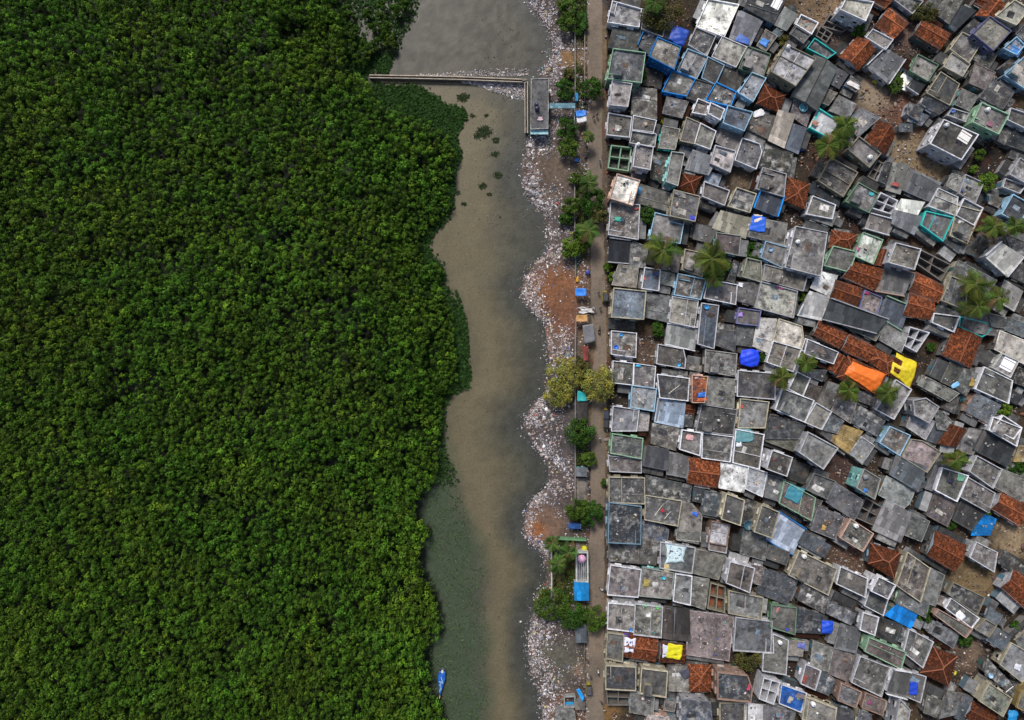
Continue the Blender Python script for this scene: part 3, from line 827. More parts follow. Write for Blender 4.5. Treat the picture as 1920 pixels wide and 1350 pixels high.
LANDMARKS = """
1247 100 bright blue terrace house
1274 68 dark blue domed tarpaulin
1250 222 yellow cloth
1270 158 deep blue house
1175 125 mint double parapet house
1345 35 peeling whitewashed roof
1490 118 black stained white roof
1525 150 long corrugated shed
1610 100 blue gabled tiled house
1655 130 sheet house with yard
1858 65 lilac blue house
1895 88 blue and yellow roof
1850 225 tall pale green house
1780 262 large white walled house
1659 378 golden bamboo lattice
1545 232 skylight roof
1465 245 long cream sheet roof
1168 356 bright white roof
1260 318 narrow teal walled house
1163 298 four room ruin
1440 378 sky blue walled house
1512 470 very large grey terrace
1420 420 bright blue corner tarpaulin
1757 425 turquoise framed house
1577 487 mint framed terrace
1628 465 cracked white roof
1885 490 cream slatted roof
1740 540 bright orange tiled roof
1453 560 broad tan roof
1405 672 bright blue tarpaulin
1620 702 orange tarpaulin
1700 695 large yellow tarpaulin
1805 650 large square tiled roof
1258 770 grid panelled roof
1408 780 narrow teal edged roof
1175 840 mint framed roadside house
1320 885 rust tiles by ribbed sheets
1370 890 chalk white roof
1398 820 round turquoise cover
1490 930 big teal cover
1475 1000 blue edged pale roof
1355 950 tall cream walled house
1632 917 pale turquoise walled house
1600 820 golden panelled hut
1843 990 sky blue sheet hut
1775 1035 tiled house with teal wall
1662 1050 maroon pyramid roof
1690 1155 sky blue roof
1265 1042 white and turquoise sheet
1230 1105 yellow stained teal house
1205 1215 printed white cloth
1262 1220 small yellow tarpaulin
1375 1285 tall peach house
1655 1215 lime green framed house
1765 1240 maroon radiating roof
1917 1315 ochre walled house
1490 1305 deep blue painted roof
1410 1190 large plain dark roof
1807 1120 rounded charcoal roof
1863 850 slate blue broken roof
1905 1240 large blotched roof
"""
# ------------------------------------------------------------------ houses, read from the photo roof by roof
TONE = {1: .016, 2: .03, 3: .042, 4: .078, 5: .128, 6: .22, 7: .36, 8: .65}
TINT = dict(n=(.98, 1, 1.03), b=(1.04, 1., .93), u=(.84, .98, 1.15), p=(1.15, .96, .9), g=(1., 1.02, .82), w=(1.05, 1.04, 1.), c=(1.15, 1.03, .82), y=(1.6, 1.1, .45))
PAR = dict(W=(.72, .72, .76), B=(.32, .52, .68), K=(.008, .27, .78), G=(.26, .42, .28), T=(.04, .5, .47), C=(.5, .45, .33), P=(.5, .33, .26), L=(.26, .27, .52), Y=(.45, .33, .13), Q=(.42, .45, .42), N=None)
WALLC = dict(Q=(.2, .44, .42))
PNAME = dict(W='white', B='pale blue', K='bright blue', G='mint green', T='turquoise', C='cream', P='pale pink', L='lilac', Y='ochre', Q='turquoise', N='bare')
def mul(c, k): return tuple(min(.9, a*b) for a, b in zip(c, k if isinstance(k, tuple) else (k,)*3))
def tone(t):
    b, k = int(t[0]), t[1]
    if k == 'r': return mul((.30, .088, .034), {3: .34, 4: .52, 5: .72, 6: 1.05}[b])
    if k == 'k': return (.006, .2, .62) if b > 4 else (.008, .07, .26)
    return mul((TONE[b],)*3, TINT[k])
HOUSES = []
ox = oy = 0
for line in DATA.strip().splitlines():
    if line[0] == '@': ox, oy = map(int, line[1:].split()); continue
    body, _, look = line.partition(';'); t = body.split()
    n = next(i for i, w in enumerate(t) if w[0].isalpha())
    q = [float(w) for w in t[:n]]; k = 200/135
    pts = [(ox+q[i]*k, oy+q[i+1]*k) for i in range(0, n, 2)]
    HOUSES.append(dict(px=pts, kind=t[n], tone=t[n+1], par=t[n+2], h=float(t[n+3]), flag=t[n+4] if len(t) > n+4 else '', look=look.strip()))
for i, h in enumerate(HOUSES):
    k = h['h']; h['z'] = ((2.75 if h['kind'] in 'cg' else 2.35)*k if k <= 1.1 else 3.1+1.9*(k-1.1)/.9)+random.uniform(-.28, .28)+.0007*i
    h['c'] = (sum(p[0] for p in h['px'])/len(h['px']), sum(p[1] for p in h['px'])/len(h['px']))
    h['poly'] = [W(x, y, h['z'])[:2] for x, y in h['px']][::-1]
    if area(h['poly']) < 0: h['poly'].reverse()
    h['area'] = abs(area(h['poly']))
LAND = [tuple(l.split(' ', 2)) for l in LANDMARKS.strip().splitlines()]
LAND = [(float(a), float(b), c) for a, b, c in LAND]
DIRS = ['inland of', 'below and inland of', 'below', 'below and roadward of', 'roadward of', 'above and roadward of', 'above', 'above and inland of']
ORD = ['', 'second ', 'third ', 'fourth ', 'fifth ']
def place_phrases(allc):
    """for every house centre: (rank, landmark, direction) with the smallest rank, from photo positions"""
    best = {}
    for lx, ly, nm in LAND:
        sec = {}
        for i, (x, y) in allc.items():
            d = math.hypot(x-lx, y-ly)
            if d < 14: continue
            s = int(((math.degrees(math.atan2(y-ly, x-lx))+22.5) % 360)//45); sec.setdefault(s, []).append((d, i))
        for s, l in sec.items():
            l.sort()
            for r, (d, i) in enumerate(l[:5]):
                k = (r*35+d, r, s, nm)
                if i not in best or k < best[i]: best[i] = k
    return best
PH = place_phrases({i: h['c'] for i, h in enumerate(HOUSES)})
ADJ = {1: 'black', 2: 'near black', 3: 'dark', 4: 'dusky', 5: 'grey', 6: 'pale grey', 7: 'pale', 8: 'white'}
TADJ = dict(n='', b='tan ', u='bluish ', p='brownish ', g='mossy ', w='', c='cream ', y='golden ', r='', k='')
def house_label(i, h):
    if h['look']:
        l = h['look']
        return l if len(l.split()) >= 4 else l+' among grey roofs'
    d, r, s, nm = PH[i]; size = 'small ' if h['area'] < 14 else 'large ' if h['area'] > 60 else ''
    a = ADJ[int(h['tone'][0])]; ta = TADJ[h['tone'][1]]
    K = dict(c='roof house', n='slab house', s='sheet roof house', g='tiled house', e='roofless ruin')[h['kind']]
    if h['kind'] == 'g': a, ta = ('dark rust', '') if int(h['tone'][0]) < 5 else ('rust orange', '')
    w = f"with {PNAME[h['par']]} edge" if h['kind'] == 'c' and h['par'] != 'N' else ''
    for v in (f"{size}{a} {ta}{K} {w}, {ORD[r]}{DIRS[s]} the {nm}", f"{a} {ta}{K}, {ORD[r]}{DIRS[s]} the {nm}", f"{a} {K}, {ORD[r]}{DIRS[s]} the {nm}", f"{K}, {ORD[r]}{DIRS[s]} the {nm}"):
        v = re.sub(r'\s+', ' ', v).replace(' ,', ',')
        if len(v.replace(',', '').split()) <= 16: return v
    return v

def edge_list(poly):
    return [(Vector(poly[i]), Vector(poly[(i+1) % len(poly)])) for i in range(len(poly))]
def ground_uv(verts, faces, ang):
    ca, sa = math.cos(ang), math.sin(ang); uv = []
    for f in faces:
        for i in f: x, y = verts[i][:2]; uv.append((x*ca+y*sa, -x*sa+y*ca))
    return uv
def hip_roof(poly, z, slope, gable, over=.35):
    """roof over a quad: returns verts, faces, uvs, ridge end points"""
    p = inset(poly, -over); e = [(Vector(p[(i+1) % 4])-Vector(p[i])).length for i in range(4)]
    if e[0]+e[2] < e[1]+e[3]: p = p[1:]+p[:1]; e = e[1:]+e[:1]
    P = [Vector(q) for q in p]; wdt = (e[1]+e[3])/2; L = (e[0]+e[2])/2
    m1, m2 = (P[1]+P[2])/2, (P[3]+P[0])/2; ax = (m2-m1).normalized()
    ins = 0 if gable else min(wdt/2, L*.46)
    r1, r2 = m1+ax*ins, m2-ax*ins; zr = z+slope*wdt/2
    v = [(*q, z) for q in P]+[(*r1, zr), (*r2, zr)]
    f = [(0, 1, 4, 5), (2, 3, 5, 4), (1, 2, 4), (3, 0, 5)]
    uv = []
    for fc in f:
        a, b = Vector(v[fc[0]]), Vector(v[fc[1]]); u = (b-a).normalized()
        nrm = (b-a).cross(Vector(v[fc[2]])-a).normalized(); w = nrm.cross(u)
        uv += [((Vector(v[i])-a).dot(u), (Vector(v[i])-a).dot(w)) for i in fc]
    if gable: f = f[:2]; uv = uv[:8]
    nv = len(v)
    return v, f, uv, (v[4], v[5]), P, zr
ROOT = {}
def build_house(i, h):
    poly, z, K = h['poly'], h['z'], h['kind']
    cx, cy = sum(p[0] for p in poly)/len(poly), sum(p[1] for p in poly)/len(poly)
    P = inset([(x-cx, y-cy) for x, y in poly], -.14)
    nm, cat, grp = dict(c=('house', 'house', 'flat roofed terrace houses'), n=('slab_house', 'slab house', 'plain slab houses'), s=('sheet_roofed_house', 'sheet roofed house', 'sheet roofed houses'), g=('tiled_house', 'tiled house', 'clay tiled houses'),
                   e=('ruined_house', 'ruin', 'roofless shells'))[K]
    root = tag(empty(nm, (cx, cy, 0)), house_label(i, h), cat, grp); ROOT[i] = root
    t = tone(h['tone']); pc = PAR[h['par']]; rb = random.random()
    if pc: pc = mul(pc, random.uniform(.42, 1.12))
    elif K == 'c': pc = mul(t, 2.2)
    wc = mul(pc, random.uniform(.6, .95)) if pc else random.choice([(.14, .14, .14), (.12, .11, .1), (.18, .17, .16), (.14, .17, .19), (.1, .09, .085)])  # walls darker than their parapets, shade of the narrow gaps painted in
    if h['par'] in WALLC: wc = WALLC[h['par']]
    t = mul(t, random.uniform(.78, 1.25)); t = mul(t, (random.uniform(.95, 1.06), 1, random.uniform(.92, 1.08))) if K != 'g' else t
    rot = math.atan2(P[1][1]-P[0][1], P[1][0]-P[0][0])
    body = inset(P, .12)
    if K == 'e':
        mb = MB(); inn = inset(P, .24); mb.ring(P, inn, -.2, z)
        a, b, c, d = [Vector(p) for p in inn[:4]]
        for s in ((.5,) if h['area'] < 40 else (.34, .67)):
            p, q = a.lerp(b, s), d.lerp(c, s); l = (q-p)
            mb.box((*((p+q)/2), z/2-.12), (l.length-.02, .2, z-.05), math.atan2(l.y, l.x))
        p, q = a.lerp(d, .52), b.lerp(c, .52); l = q-p
        mb.box((*((p+q)/2), z/2-.14), (l.length-.02, .2, z-.09), math.atan2(l.y, l.x))
        mb.build('wall', M['paint'], root, mul(pc or (.2, .18, .16), .75))
        fl = MB(); fl.prism(inset(P, .26), -.1, .12+.0005*(i % 50)); fl.build('floor', M['conc'], root, t)
        return
    zt = z if K in 'cn' else z-.1
    mb = MB(); mb.prism(body, -.3, zt-.11); mb.build('wall', M['paint'], root, wc)
    if K in 'cn':
        mb = MB(); mb.prism(inset(P, .03), zt-.13, zt); mb.build('roof', M['conc'], root, t)
        if K == 'c':
            ph = random.uniform(.28, .55); th = random.uniform(.13, .2)
            mb = MB(); mb.ring(P, inset(P, th), zt-.16, zt+ph)
            mb.build('parapet', M['paint'], root, pc)
            if rb < .5 and h['area'] > 26 and len(P) == 4:           # low inner wall of the roof stair
                e = random.randrange(4); a, b = Vector(P[e]), Vector(P[(e+1) % 4]); u = (b-a).normalized(); nn = Vector((-u.y, u.x))
                L = (b-a).length; l = min(L*.62, 3.2); s = L-l if random.random() < .5 else 0
                c0 = a+u*(s+l/2)+nn*(1.0+th)
                st = MB(); ang = math.atan2(u.y, u.x)
                st.box((*c0, zt+ph*.4-.02), (l-2*th, .13, ph*.9), ang)
                st.build('stair_wall', M['paint'], root, mul(pc, .95))
                sp = MB()
                for k in range(6):
                    q = a+u*(s+th+.15+(l-2*th-.3)*(k+.5)/6)+nn*(th+.48); sp.box((*q, zt+.06+.055*k), ((l-.5)/6, .8, .11*k+.1), ang)
                sp.build('stair', M['conc'], root, mul(t, 1.2))
        elif rb < .75:
            mb = MB(); mb.ring(P, inset(P, .14), zt-.1, zt+random.uniform(.06, .16)); mb.build('rim', M['conc'], root, mul(t, random.uniform(1.2, 1.9)))
        for _ in range(random.choice((0, 0, 1, 1, 2)) if h['area'] > 18 and len(P) == 4 else 0):
            o_ = Vector(P[0]).lerp(Vector(P[1]), random.uniform(.25, .75)).lerp(Vector(P[3]).lerp(Vector(P[2]), random.uniform(.25, .75)), random.uniform(.25, .75)); pz = zt+.012+.004*_
            pm = MB(); pm.box((*o_, pz), (random.uniform(.7, 2.2), random.uniform(.6, 1.5), .026), rot+random.uniform(-.15, .15)); pm.build('roof_patch', M['conc'], root, random.choice([(.02, .02, .022), (.04, .04, .042), (.45, .44, .42), (.3, .28, .25), (.09, .06, .045), (.1, .14, .18)]))
        # beams / pour joints on some slabs
        if rb > .8 and h['area'] > 24 and len(P) == 4:
            j = MB(); a, b, c, d = [Vector(p) for p in inset(P, .3)[:4]]; s = random.choice((.33, .5, .62))
            p, q = (a.lerp(b, s), d.lerp(c, s)) if rb > .9 else (a.lerp(d, s), b.lerp(c, s)); l = q-p
            j.box((*((p+q)/2), zt+.05), (l.length-.02, .16, .14), math.atan2(l.y, l.x)); j.build('roof_rib', M['conc'], root, mul(t, 1.6))
        if K == 'c' and len(P) == 4 and h['area'] > 22:
            a, b, c, d = [Vector(p) for p in inset(P, th+.02)]; q_ = random.random()
            if q_ < .22:                                                  # low dividing wall across the terrace
                s = random.choice((.35, .5, .6)); p, q = (a.lerp(b, s), d.lerp(c, s)) if random.random() < .5 else (a.lerp(d, s), b.lerp(c, s)); l = q-p
                j = MB(); j.box((*((p+q)/2), zt+.12), (l.length-.02, .12, .28), math.atan2(l.y, l.x)); j.build('dividing_wall', M['paint'], root, mul(pc, .8))
            elif q_ < .36:                                                # stair cabin with its own slab
                o_ = a.lerp(c, .24); u = (b-a).normalized(); ang = math.atan2(u.y, u.x)
                j = MB(); j.box((*o_, zt+.85), (1.5, 2.0, 1.72), ang); j.build('stair_cabin', M['paint'], root, mul(wc, .9))
                j = MB(); j.box((*o_, zt+1.76), (1.8, 2.3, .11), ang); j.build('cabin_roof', M['conc'], root, mul(t, 1.2))
    elif K == 's':
        v, f = [], []
        q = inset(P, -.18); e = (Vector(q[1])-Vector(q[0])).length, (Vector(q[2])-Vector(q[1])).length
        if h['flag'] == 'v' and len(q) == 4:
            v, f, uv, rg, PP, zr = hip_roof(P, zt, .22, True, .2)
            top = link('roof', v, f, M['sheet'], root, t, uv)
            sm = top.modifiers.new('thickness', 'SOLIDIFY'); sm.thickness = .05
            Q = [Vector(x) for x in body]; Q = Q if (Q[1]-Q[0]).length+(Q[3]-Q[2]).length >= (Q[2]-Q[1]).length+(Q[0]-Q[3]).length else Q[1:]+Q[:1]
            for a, b in ((Q[1], Q[2]), (Q[3], Q[0])):
                m = (a+b)/2; g = MB(); g.add([(*a, zt-.15), (*b, zt-.15), (*m, zr-.25)], [(0, 1, 2)]); g.build('gable', M['paint'], root, wc)
            r = MB(); r.tube(rg[0], rg[1], .12, 8); r.build('ridge', M['sheet'], root, mul(t, 1.3))
        else:
            n = len(q); lift = random.choice((.25, .4, -.3)); cxx = [p[0]*math.cos(rot)+p[1]*math.sin(rot) for p in q]; w = max(cxx)-min(cxx)
            zz = [zt+lift*(a/w) for a in cxx]
            v = [(x, y, k-.04) for (x, y), k in zip(q, zz)]+[(x, y, k+.03) for (x, y), k in zip(q, zz)]
            f = [tuple(range(n-1, -1, -1)), tuple(range(n, 2*n))]+[(a, (a+1) % n, n+(a+1) % n, n+a) for a in range(n)]
            link('roof', v, f, M['sheet'], root, t, ground_uv(v, f, rot))
            if pc and len(q) == 4:
                g = MB(); k = (1, 3) if rb < .5 else (0, 2)
                for e_ in k:
                    a, b = Vector(q[e_]), Vector(q[(e_+1) % 4]); l = b-a
                    g.box((*((a+b)/2), zt+.12), (l.length, .2, .75), math.atan2(l.y, l.x))
                g.build('parapet', M['paint'], root, pc)
        if rb < .55 and h['flag'] != 'v':
            for k in range(random.randint(2, 5)):
                w_ = MB(); s, u_ = random.uniform(.15, .85), random.uniform(.15, .85); a = Vector(q[0]).lerp(Vector(q[1]), s).lerp(Vector(q[3 % len(q)]).lerp(Vector(q[2]), s), u_)
                w_.box((a.x, a.y, zt+.16), (random.uniform(.25, .5), random.uniform(.2, .4), .2), random.random()*3)
                w_.build('weight_stone', M['conc'], root, (.2, .19, .17))
    elif K == 'g':
        gable = h['flag'] != 'p'
        sl = .42 if not gable else .5 if h['flag'] == 'v' else .34
        v, f, uv, rg, PP, zr = hip_roof(P[:4], zt-.2, sl, gable, .1)
        top = link('roof', v, f, M['tile'], root, t, uv)
        sm = top.modifiers.new('thickness', 'SOLIDIFY'); sm.thickness = .09
        r = MB(); r.tube(rg[0], rg[1], .13, 8)
        if not gable:
            for k, c in ((1, 4), (2, 4), (3, 5), (0, 5)): r.tube(v[k], v[c], .11, 6)
        strong = 'ridges' in h['look'] or (not gable and rb < .5)
        r.build('ridge', M['clay'], root, (.26, .085, .04) if strong else mul(t, 1.0))
        if gable:
            Q = [Vector(x) for x in body]; Q = Q if (Q[1]-Q[0]).length+(Q[3]-Q[2]).length >= (Q[2]-Q[1]).length+(Q[0]-Q[3]).length else Q[1:]+Q[:1]
            for a, b in ((Q[1], Q[2]), (Q[3], Q[0])):
                m = (a+b)/2; nn = Vector((b-a).yx); nn = Vector((nn.x, -nn.y)).normalized()*.25
                o = [(*(a), zt-.3), (*(b), zt-.3), (*(m), zr-.2)]; w2 = [(x+nn.x, y+nn.y, zz+.1) for x, y, zz in o]
                g = MB(); g.add(o+w2, [(2, 1, 0), (3, 4, 5), (0, 1, 4, 3), (1, 2, 5, 4), (2, 0, 3, 5)]); g.build('gable', M['paint'], root, mul(pc or (.35, .42, .48), .9))
        h['hip'] = (PP, zt-.2, sl, gable, (cx, cy))
    # doors, windows and sunshades in the two walls that look towards the river road
    cen = Vector((-cx, -cy)).normalized() if (cx, cy) != (0, 0) else Vector((0, 1))
    es = []
    for a, b in edge_list(body):
        u = (b-a).normalized(); nn = Vector((u.y, -u.x)); es.append((nn.dot(cen), a, b, u, nn))
    es.sort(key=lambda q: -q[0]); door_done = False; H = zt-.12
    for dt, a, b, u, nn in es[:2]:
        L = (b-a).length; ang = math.atan2(u.y, u.x)
        if L < 1.8: continue
        nfl = 2 if H > 4.2 else 1
        for fl in range(nfl):
            base = fl*2.3; cnt = max(1, min(3, int(L/2.6)))
            for k in range(cnt):
                c0 = a+u*(L*(k+.5)/cnt)
                if not door_done and fl == 0:
                    d = MB(); d.box((*(c0+nn*.012), 1.0), (1.0, .07, 2.06), ang); dd = d.build('door', M['plastic'], root, random.choice([(.07, .16, .2), (.16, .09, .05), (.08, .2, .28), (.2, .2, .19), (.05, .12, .1)]))
                    hd = MB(); hd.box((*(c0+nn*.06+u*.38), 1.0), (.06, .06, .16), ang); hd.build('handle', M['rubber'], dd)
                    door_done = True
                else:
                    if base+2.0 > H: continue
                    d = MB(); d.box((*(c0+nn*.014), base+1.45), (.95, .07, 1.05), ang); wo = d.build('window', M['plastic'], root, random.choice([(.3, .32, .33), (.12, .2, .26), (.2, .15, .1), (.4, .4, .4)]))
                    d = MB(); d.box((*(c0+nn*.03), base+1.45), (.75, .08, .85), ang); d.build('pane', M['pane'], wo)
                if base+2.3 < H: shade = MB(); shade.box((*(c0+nn*.2), base+2.2), (1.5, .44, .09), ang); shade.build('sunshade', M['conc'], root, mul(wc, .9))
OPEN = [(1695, 215, 38), (1700, 285, 30), (1740, 310, 30), (1640, 178, 26), (1540, 30, 25), (1830, 455, 20), (1895, 1010, 28), (1825, 1085, 34), (1810, 1225, 34), (1590, 1050, 26), (1590, 885, 26), (1385, 340, 18), (1210, 655, 22), (1700, 75, 22), (1580, 70, 18), (1840, 320, 20), (1745, 645, 10)]
def lean_tos(i, h):
    """low annexes leaning on a house wherever a free strip separates it from its neighbours"""
    if h['kind'] == 'e' or len(h['poly']) != 4: return
    root = ROOT[i]; poly = h['poly']; cx, cy = root.location.x, root.location.y
    for e in range(4):
        if random.random() < .2: continue
        a, b = Vector(poly[e]), Vector(poly[(e+1) % 4]); u = (b-a).normalized(); nn = Vector((u.y, -u.x)); L = (b-a).length
        if L < 2.2: continue
        w_ = L*random.uniform(.55, .95); s0 = random.uniform(0, L-w_); best = 0
        for d in np.arange(.5, 3.1, .25):
            pts = [a+u*(s0+w_*f)+nn*d for f in (.05, .35, .65, .95)]
            if any(p.x < 21.6 or any((p.x-(ox_-960)*S)**2+(p.y-(675-oy_)*S)**2 < (r_*S)**2 for ox_, oy_, r_ in OPEN) or any(bool(inpoly(q, p.x, p.y)) for q, c_ in OCC if abs(c_[0]-p.x)+abs(c_[1]-p.y) < 14) for p in pts): break
            best = d
        if best < .9: continue
        dp = min(best-.25, random.uniform(1.3, 2.6)); zt = min(h['z']-.5, random.uniform(1.5, 2.2)); o = .02
        if dp < .5: continue
        p0, p1 = a+u*s0+nn*o, a+u*(s0+w_)+nn*o; Q = [p0, p0+nn*dp, p1+nn*dp, p1]; Q = [(q.x, q.y) for q in Q]
        if area(Q) < 0: Q.reverse()
        OCC.append((Q, (sum(q[0] for q in Q)/4, sum(q[1] for q in Q)/4)))
        P = [(x-cx, y-cy) for x, y in Q]; m = MB(); m.prism(inset(P, .09), -.2, zt-.07); lt = m.build('lean_to', M['paint'], root, random.choice([(.12, .12, .12), (.2, .19, .18), (.1, .16, .2), (.3, .3, .32), (.1, .08, .07)]))
        k = random.random(); m = MB(); m.prism(P, zt-.08, zt)
        if k < .5:
            v, f = m.v, m.f; link('lean_to_roof', v, f, M['sheet'], lt, mul((1, 1, 1), random.choice((.03, .05, .09, .15, .24))), ground_uv(v, f, math.atan2(u.y, u.x)))
        elif k < .57: m.build('lean_to_roof', M['tile'], lt, (.12, .04, .02))
        else: m.build('lean_to_roof', M['conc'], lt, mul((1, 1, .98), random.choice((.03, .05, .08, .13))))
for i, h in enumerate(HOUSES): build_house(i, h)
OCC = [(h['poly'], (sum(p[0] for p in h['poly'])/len(h['poly']), sum(p[1] for p in h['poly'])/len(h['poly']))) for h in HOUSES]
for i, h in enumerate(HOUSES): lean_tos(i, h)
def house_at(px, py):
    for i, h in sorted(enumerate(HOUSES), key=lambda q: -q[1]['z']):
        if bool(inpoly(h['px'], px, py)): return i, h
    return None, None
TREES = """
t 1062 12 19 4 g 1.3 ; bushy green tree over the litter at the top end of the shore
t 1063 42 18 4 g ; bushy green tree just below the topmost shore tree
s 1089 42 14 2 d 1.5 ; dark creeping shrub between the two walls near the road top
s 1067 138 12 2 o ; small olive shrub on the litter above the toilet block corridor
t 1060 167 20 3.2 d ; dark spreading tree above the pale blue corridor roof
t 1111 165 21 4 d ; round dark tree overhanging the road beside the corridor
t 1062 240 20 4 d ; dark tree just below the corridor and beside the blue white stall
t 1066 275 20 4 g ; dark tree at the lower end of the pair below the corridor
s 1078 335 11 2.2 g ; low green shrub on the litter above the wall
t 1112 378 24 5 d 1.1 ; big dark tree leaning over the road below the yellowish palm
t 1072 385 17 4 g ; green tree on the shore side of the low wall
t 1062 408 14 3 d ; small dark shore tree below the green wall tree
t 1122 400 18 4 o ; olive tree on the road edge opposite the green cloth roof
t 1070 465 20 4 b ; bright green tree above the bare orange soil mound
t 1092 458 15 3.4 g ; green tree beside the small teal cloth
t 1060 705 34 5 y ; tall yellowish feathery tree over the litter bank
t 1047 738 28 4 y ; lower yellowish feathery tree nearest the water
t 1122 720 33 5.5 y ; yellowish feathery tree spreading across the road
t 1092 690 16 4 o ; small olive crown between the yellowish trees
t 1090 812 28 5 d ; large dark round tree above the grey teal shed
s 1105 860 15 2.6 g ; leafy shrub at the road edge above the teal shed
t 1082 955 23 4.4 g ; dense green tree above the small blue box
t 1108 962 24 4.4 d ; dense dark tree overhanging the road near the blue box
s 1133 905 7 1.6 d ; tiny dark shrub against the cream roadside house
t 1035 1135 34 5 g .9 ; broad green tree below the walled compound on the waterside
t 1072 1152 28 5 d ; dark tree below the blue roofed shrine
t 1115 1162 24 4.6 g ; green tree spilling across the road below the shrine
s 1020 1118 12 2 o ; olive shrub at the water edge below the white wall
s 1142 500 9 1.6 b ; bright roadside shrub beside the dark ribbed sheet house
s 1147 520 9 1.6 b ; lower bright roadside shrub by the trapezoid grey roof
s 1083 440 12 2.4 d ; dark shrub between the palms and the shore wall
s 1048 1085 14 1.6 o 1.6 ; olive undergrowth inside the walled compound
p 1104 342 22 6 x ; yellowish young palm above the big dark roadside tree
p 1105 432 26 6 x ; palm leaning over the road above the teal cloth
p 1103 255 13 4 x ; little palm at the road edge beside the motorbikes
p 1066 1036 22 6 x ; palm along the green topped compound wall
p 1046 1058 21 6 x ; palm growing over the white compound wall
p 1036 1018 17 5 x ; small palm at the upper corner of the compound
t 1243 18 44 6 o .8 ; large olive tree behind the topmost roadside houses
p 1228 5 24 7 x ; palm behind the olive tree at the top frame edge
p 1243 470 38 8 ; big palm spreading over the roofs by the mossy roof
p 1335 485 36 8 ; big palm on the road side of the turquoise edged roof
p 1340 520 22 6 x ; lower darker palm below the big palm
s 1355 500 16 3 d ; dark shrub under the pair of palms
p 1585 235 28 8 ; uppermost of three palms by the skylight roof
p 1552 272 28 8 ; palm lowest of the three by the skylight roof
p 1577 262 22 7 x ; middle darker palm of the three by the skylight roof
p 1829 533 30 8 ; uppermost of three palms near the ochre slatted roof
p 1832 574 29 8 ; lowest of three palms near the slatted roof
p 1872 558 28 8 ; palm furthest inland of the three near the slatted roof
p 1864 425 25 7 ; palm above the white edged slatted roof
p 1903 424 25 7 ; palm at the frame edge above the slatted roof
p 1511 681 23 7 ; palm by the yellow leaves above the maroon scraps
p 1466 708 24 7 ; palm over the cream walled dark strip roof
p 1592 731 26 7 ; palm at the lower road side corner of the orange tarpaulin
p 1664 737 26 7 ; palm at the lower inland corner of the orange tarpaulin
p 1792 862 24 7 ; palm by the thick white dividing parapets
t 1214 402 17 4 d ; round dark tree between two roofs near the green cloth
s 1232 618 14 2.4 d ; dark shrub in the brown yard by the pale sheets
t 1404 1238 26 4 o .8 ; olive brown tree below the large plain dark roof
t 1610 56 14 3.4 d ; round dark tree above the blue gabled tiled house
t 1738 22 26 4 o .7 ; brownish olive tree over the top tiled gable
s 1680 155 14 2.4 g 1.7 ; hedge like shrub beside the ribbed sheet house
t 1855 340 19 4 b ; bright green tree in the yard below the white walled house
s 1838 290 11 2.4 g ; small green shrub inland of the large white walled house
s 1827 316 8 1.8 b ; little bright shrub by the dark alley
t 1886 768 13 4 b ; bright lime green tree above the white edged roof
s 1905 877 18 3 d .8 ; dark hedge below the ochre roofed building
s 1648 808 9 1.8 g ; small green shrub on the roof edge by the golden panels
s 1207 140 9 1.8 g ; small shrub below the mint double parapet house
s 1462 150 10 2.4 d 1.3 ; dark slender shrub above the dark tiled hip roof
s 1427 670 10 2 d ; dark shrub beside the bright blue tarpaulin
s 1441 1130 8 1.8 g ; small green shrub by the pale green edged house
s 1502 555 8 1.8 b ; round bright shrub inland of the broad tan roof
s 1735 1150 16 2.4 d 1.6 ; dark shrubs in the gap by the salmon parapet house
s 1758 1208 8 2 o ; olive shrub at the top of the radiating maroon roof
s 1810 1200 14 2 d ; dark green shrub in the brown yard by the salmon house
s 1909 1176 12 2 d ; dark shrub in the yard near the inland frame edge
s 1310 1328 12 2.4 d ; dark shrub beside the tall pale walled house
s 1747 650 9 1.6 d ; dark plant in the brown yard by the square tiled roof
s 1853 960 9 2 g ; green shrub above the sky blue sheet hut
s 1785 985 9 1.8 d ; dark shrub above the tiled house with teal wall
s 1415 470 20 2 d ; dark shrub in the shady court by the turquoise edge house
s 1470 75 12 2 o ; olive shrub by the small sheet sheds
"""
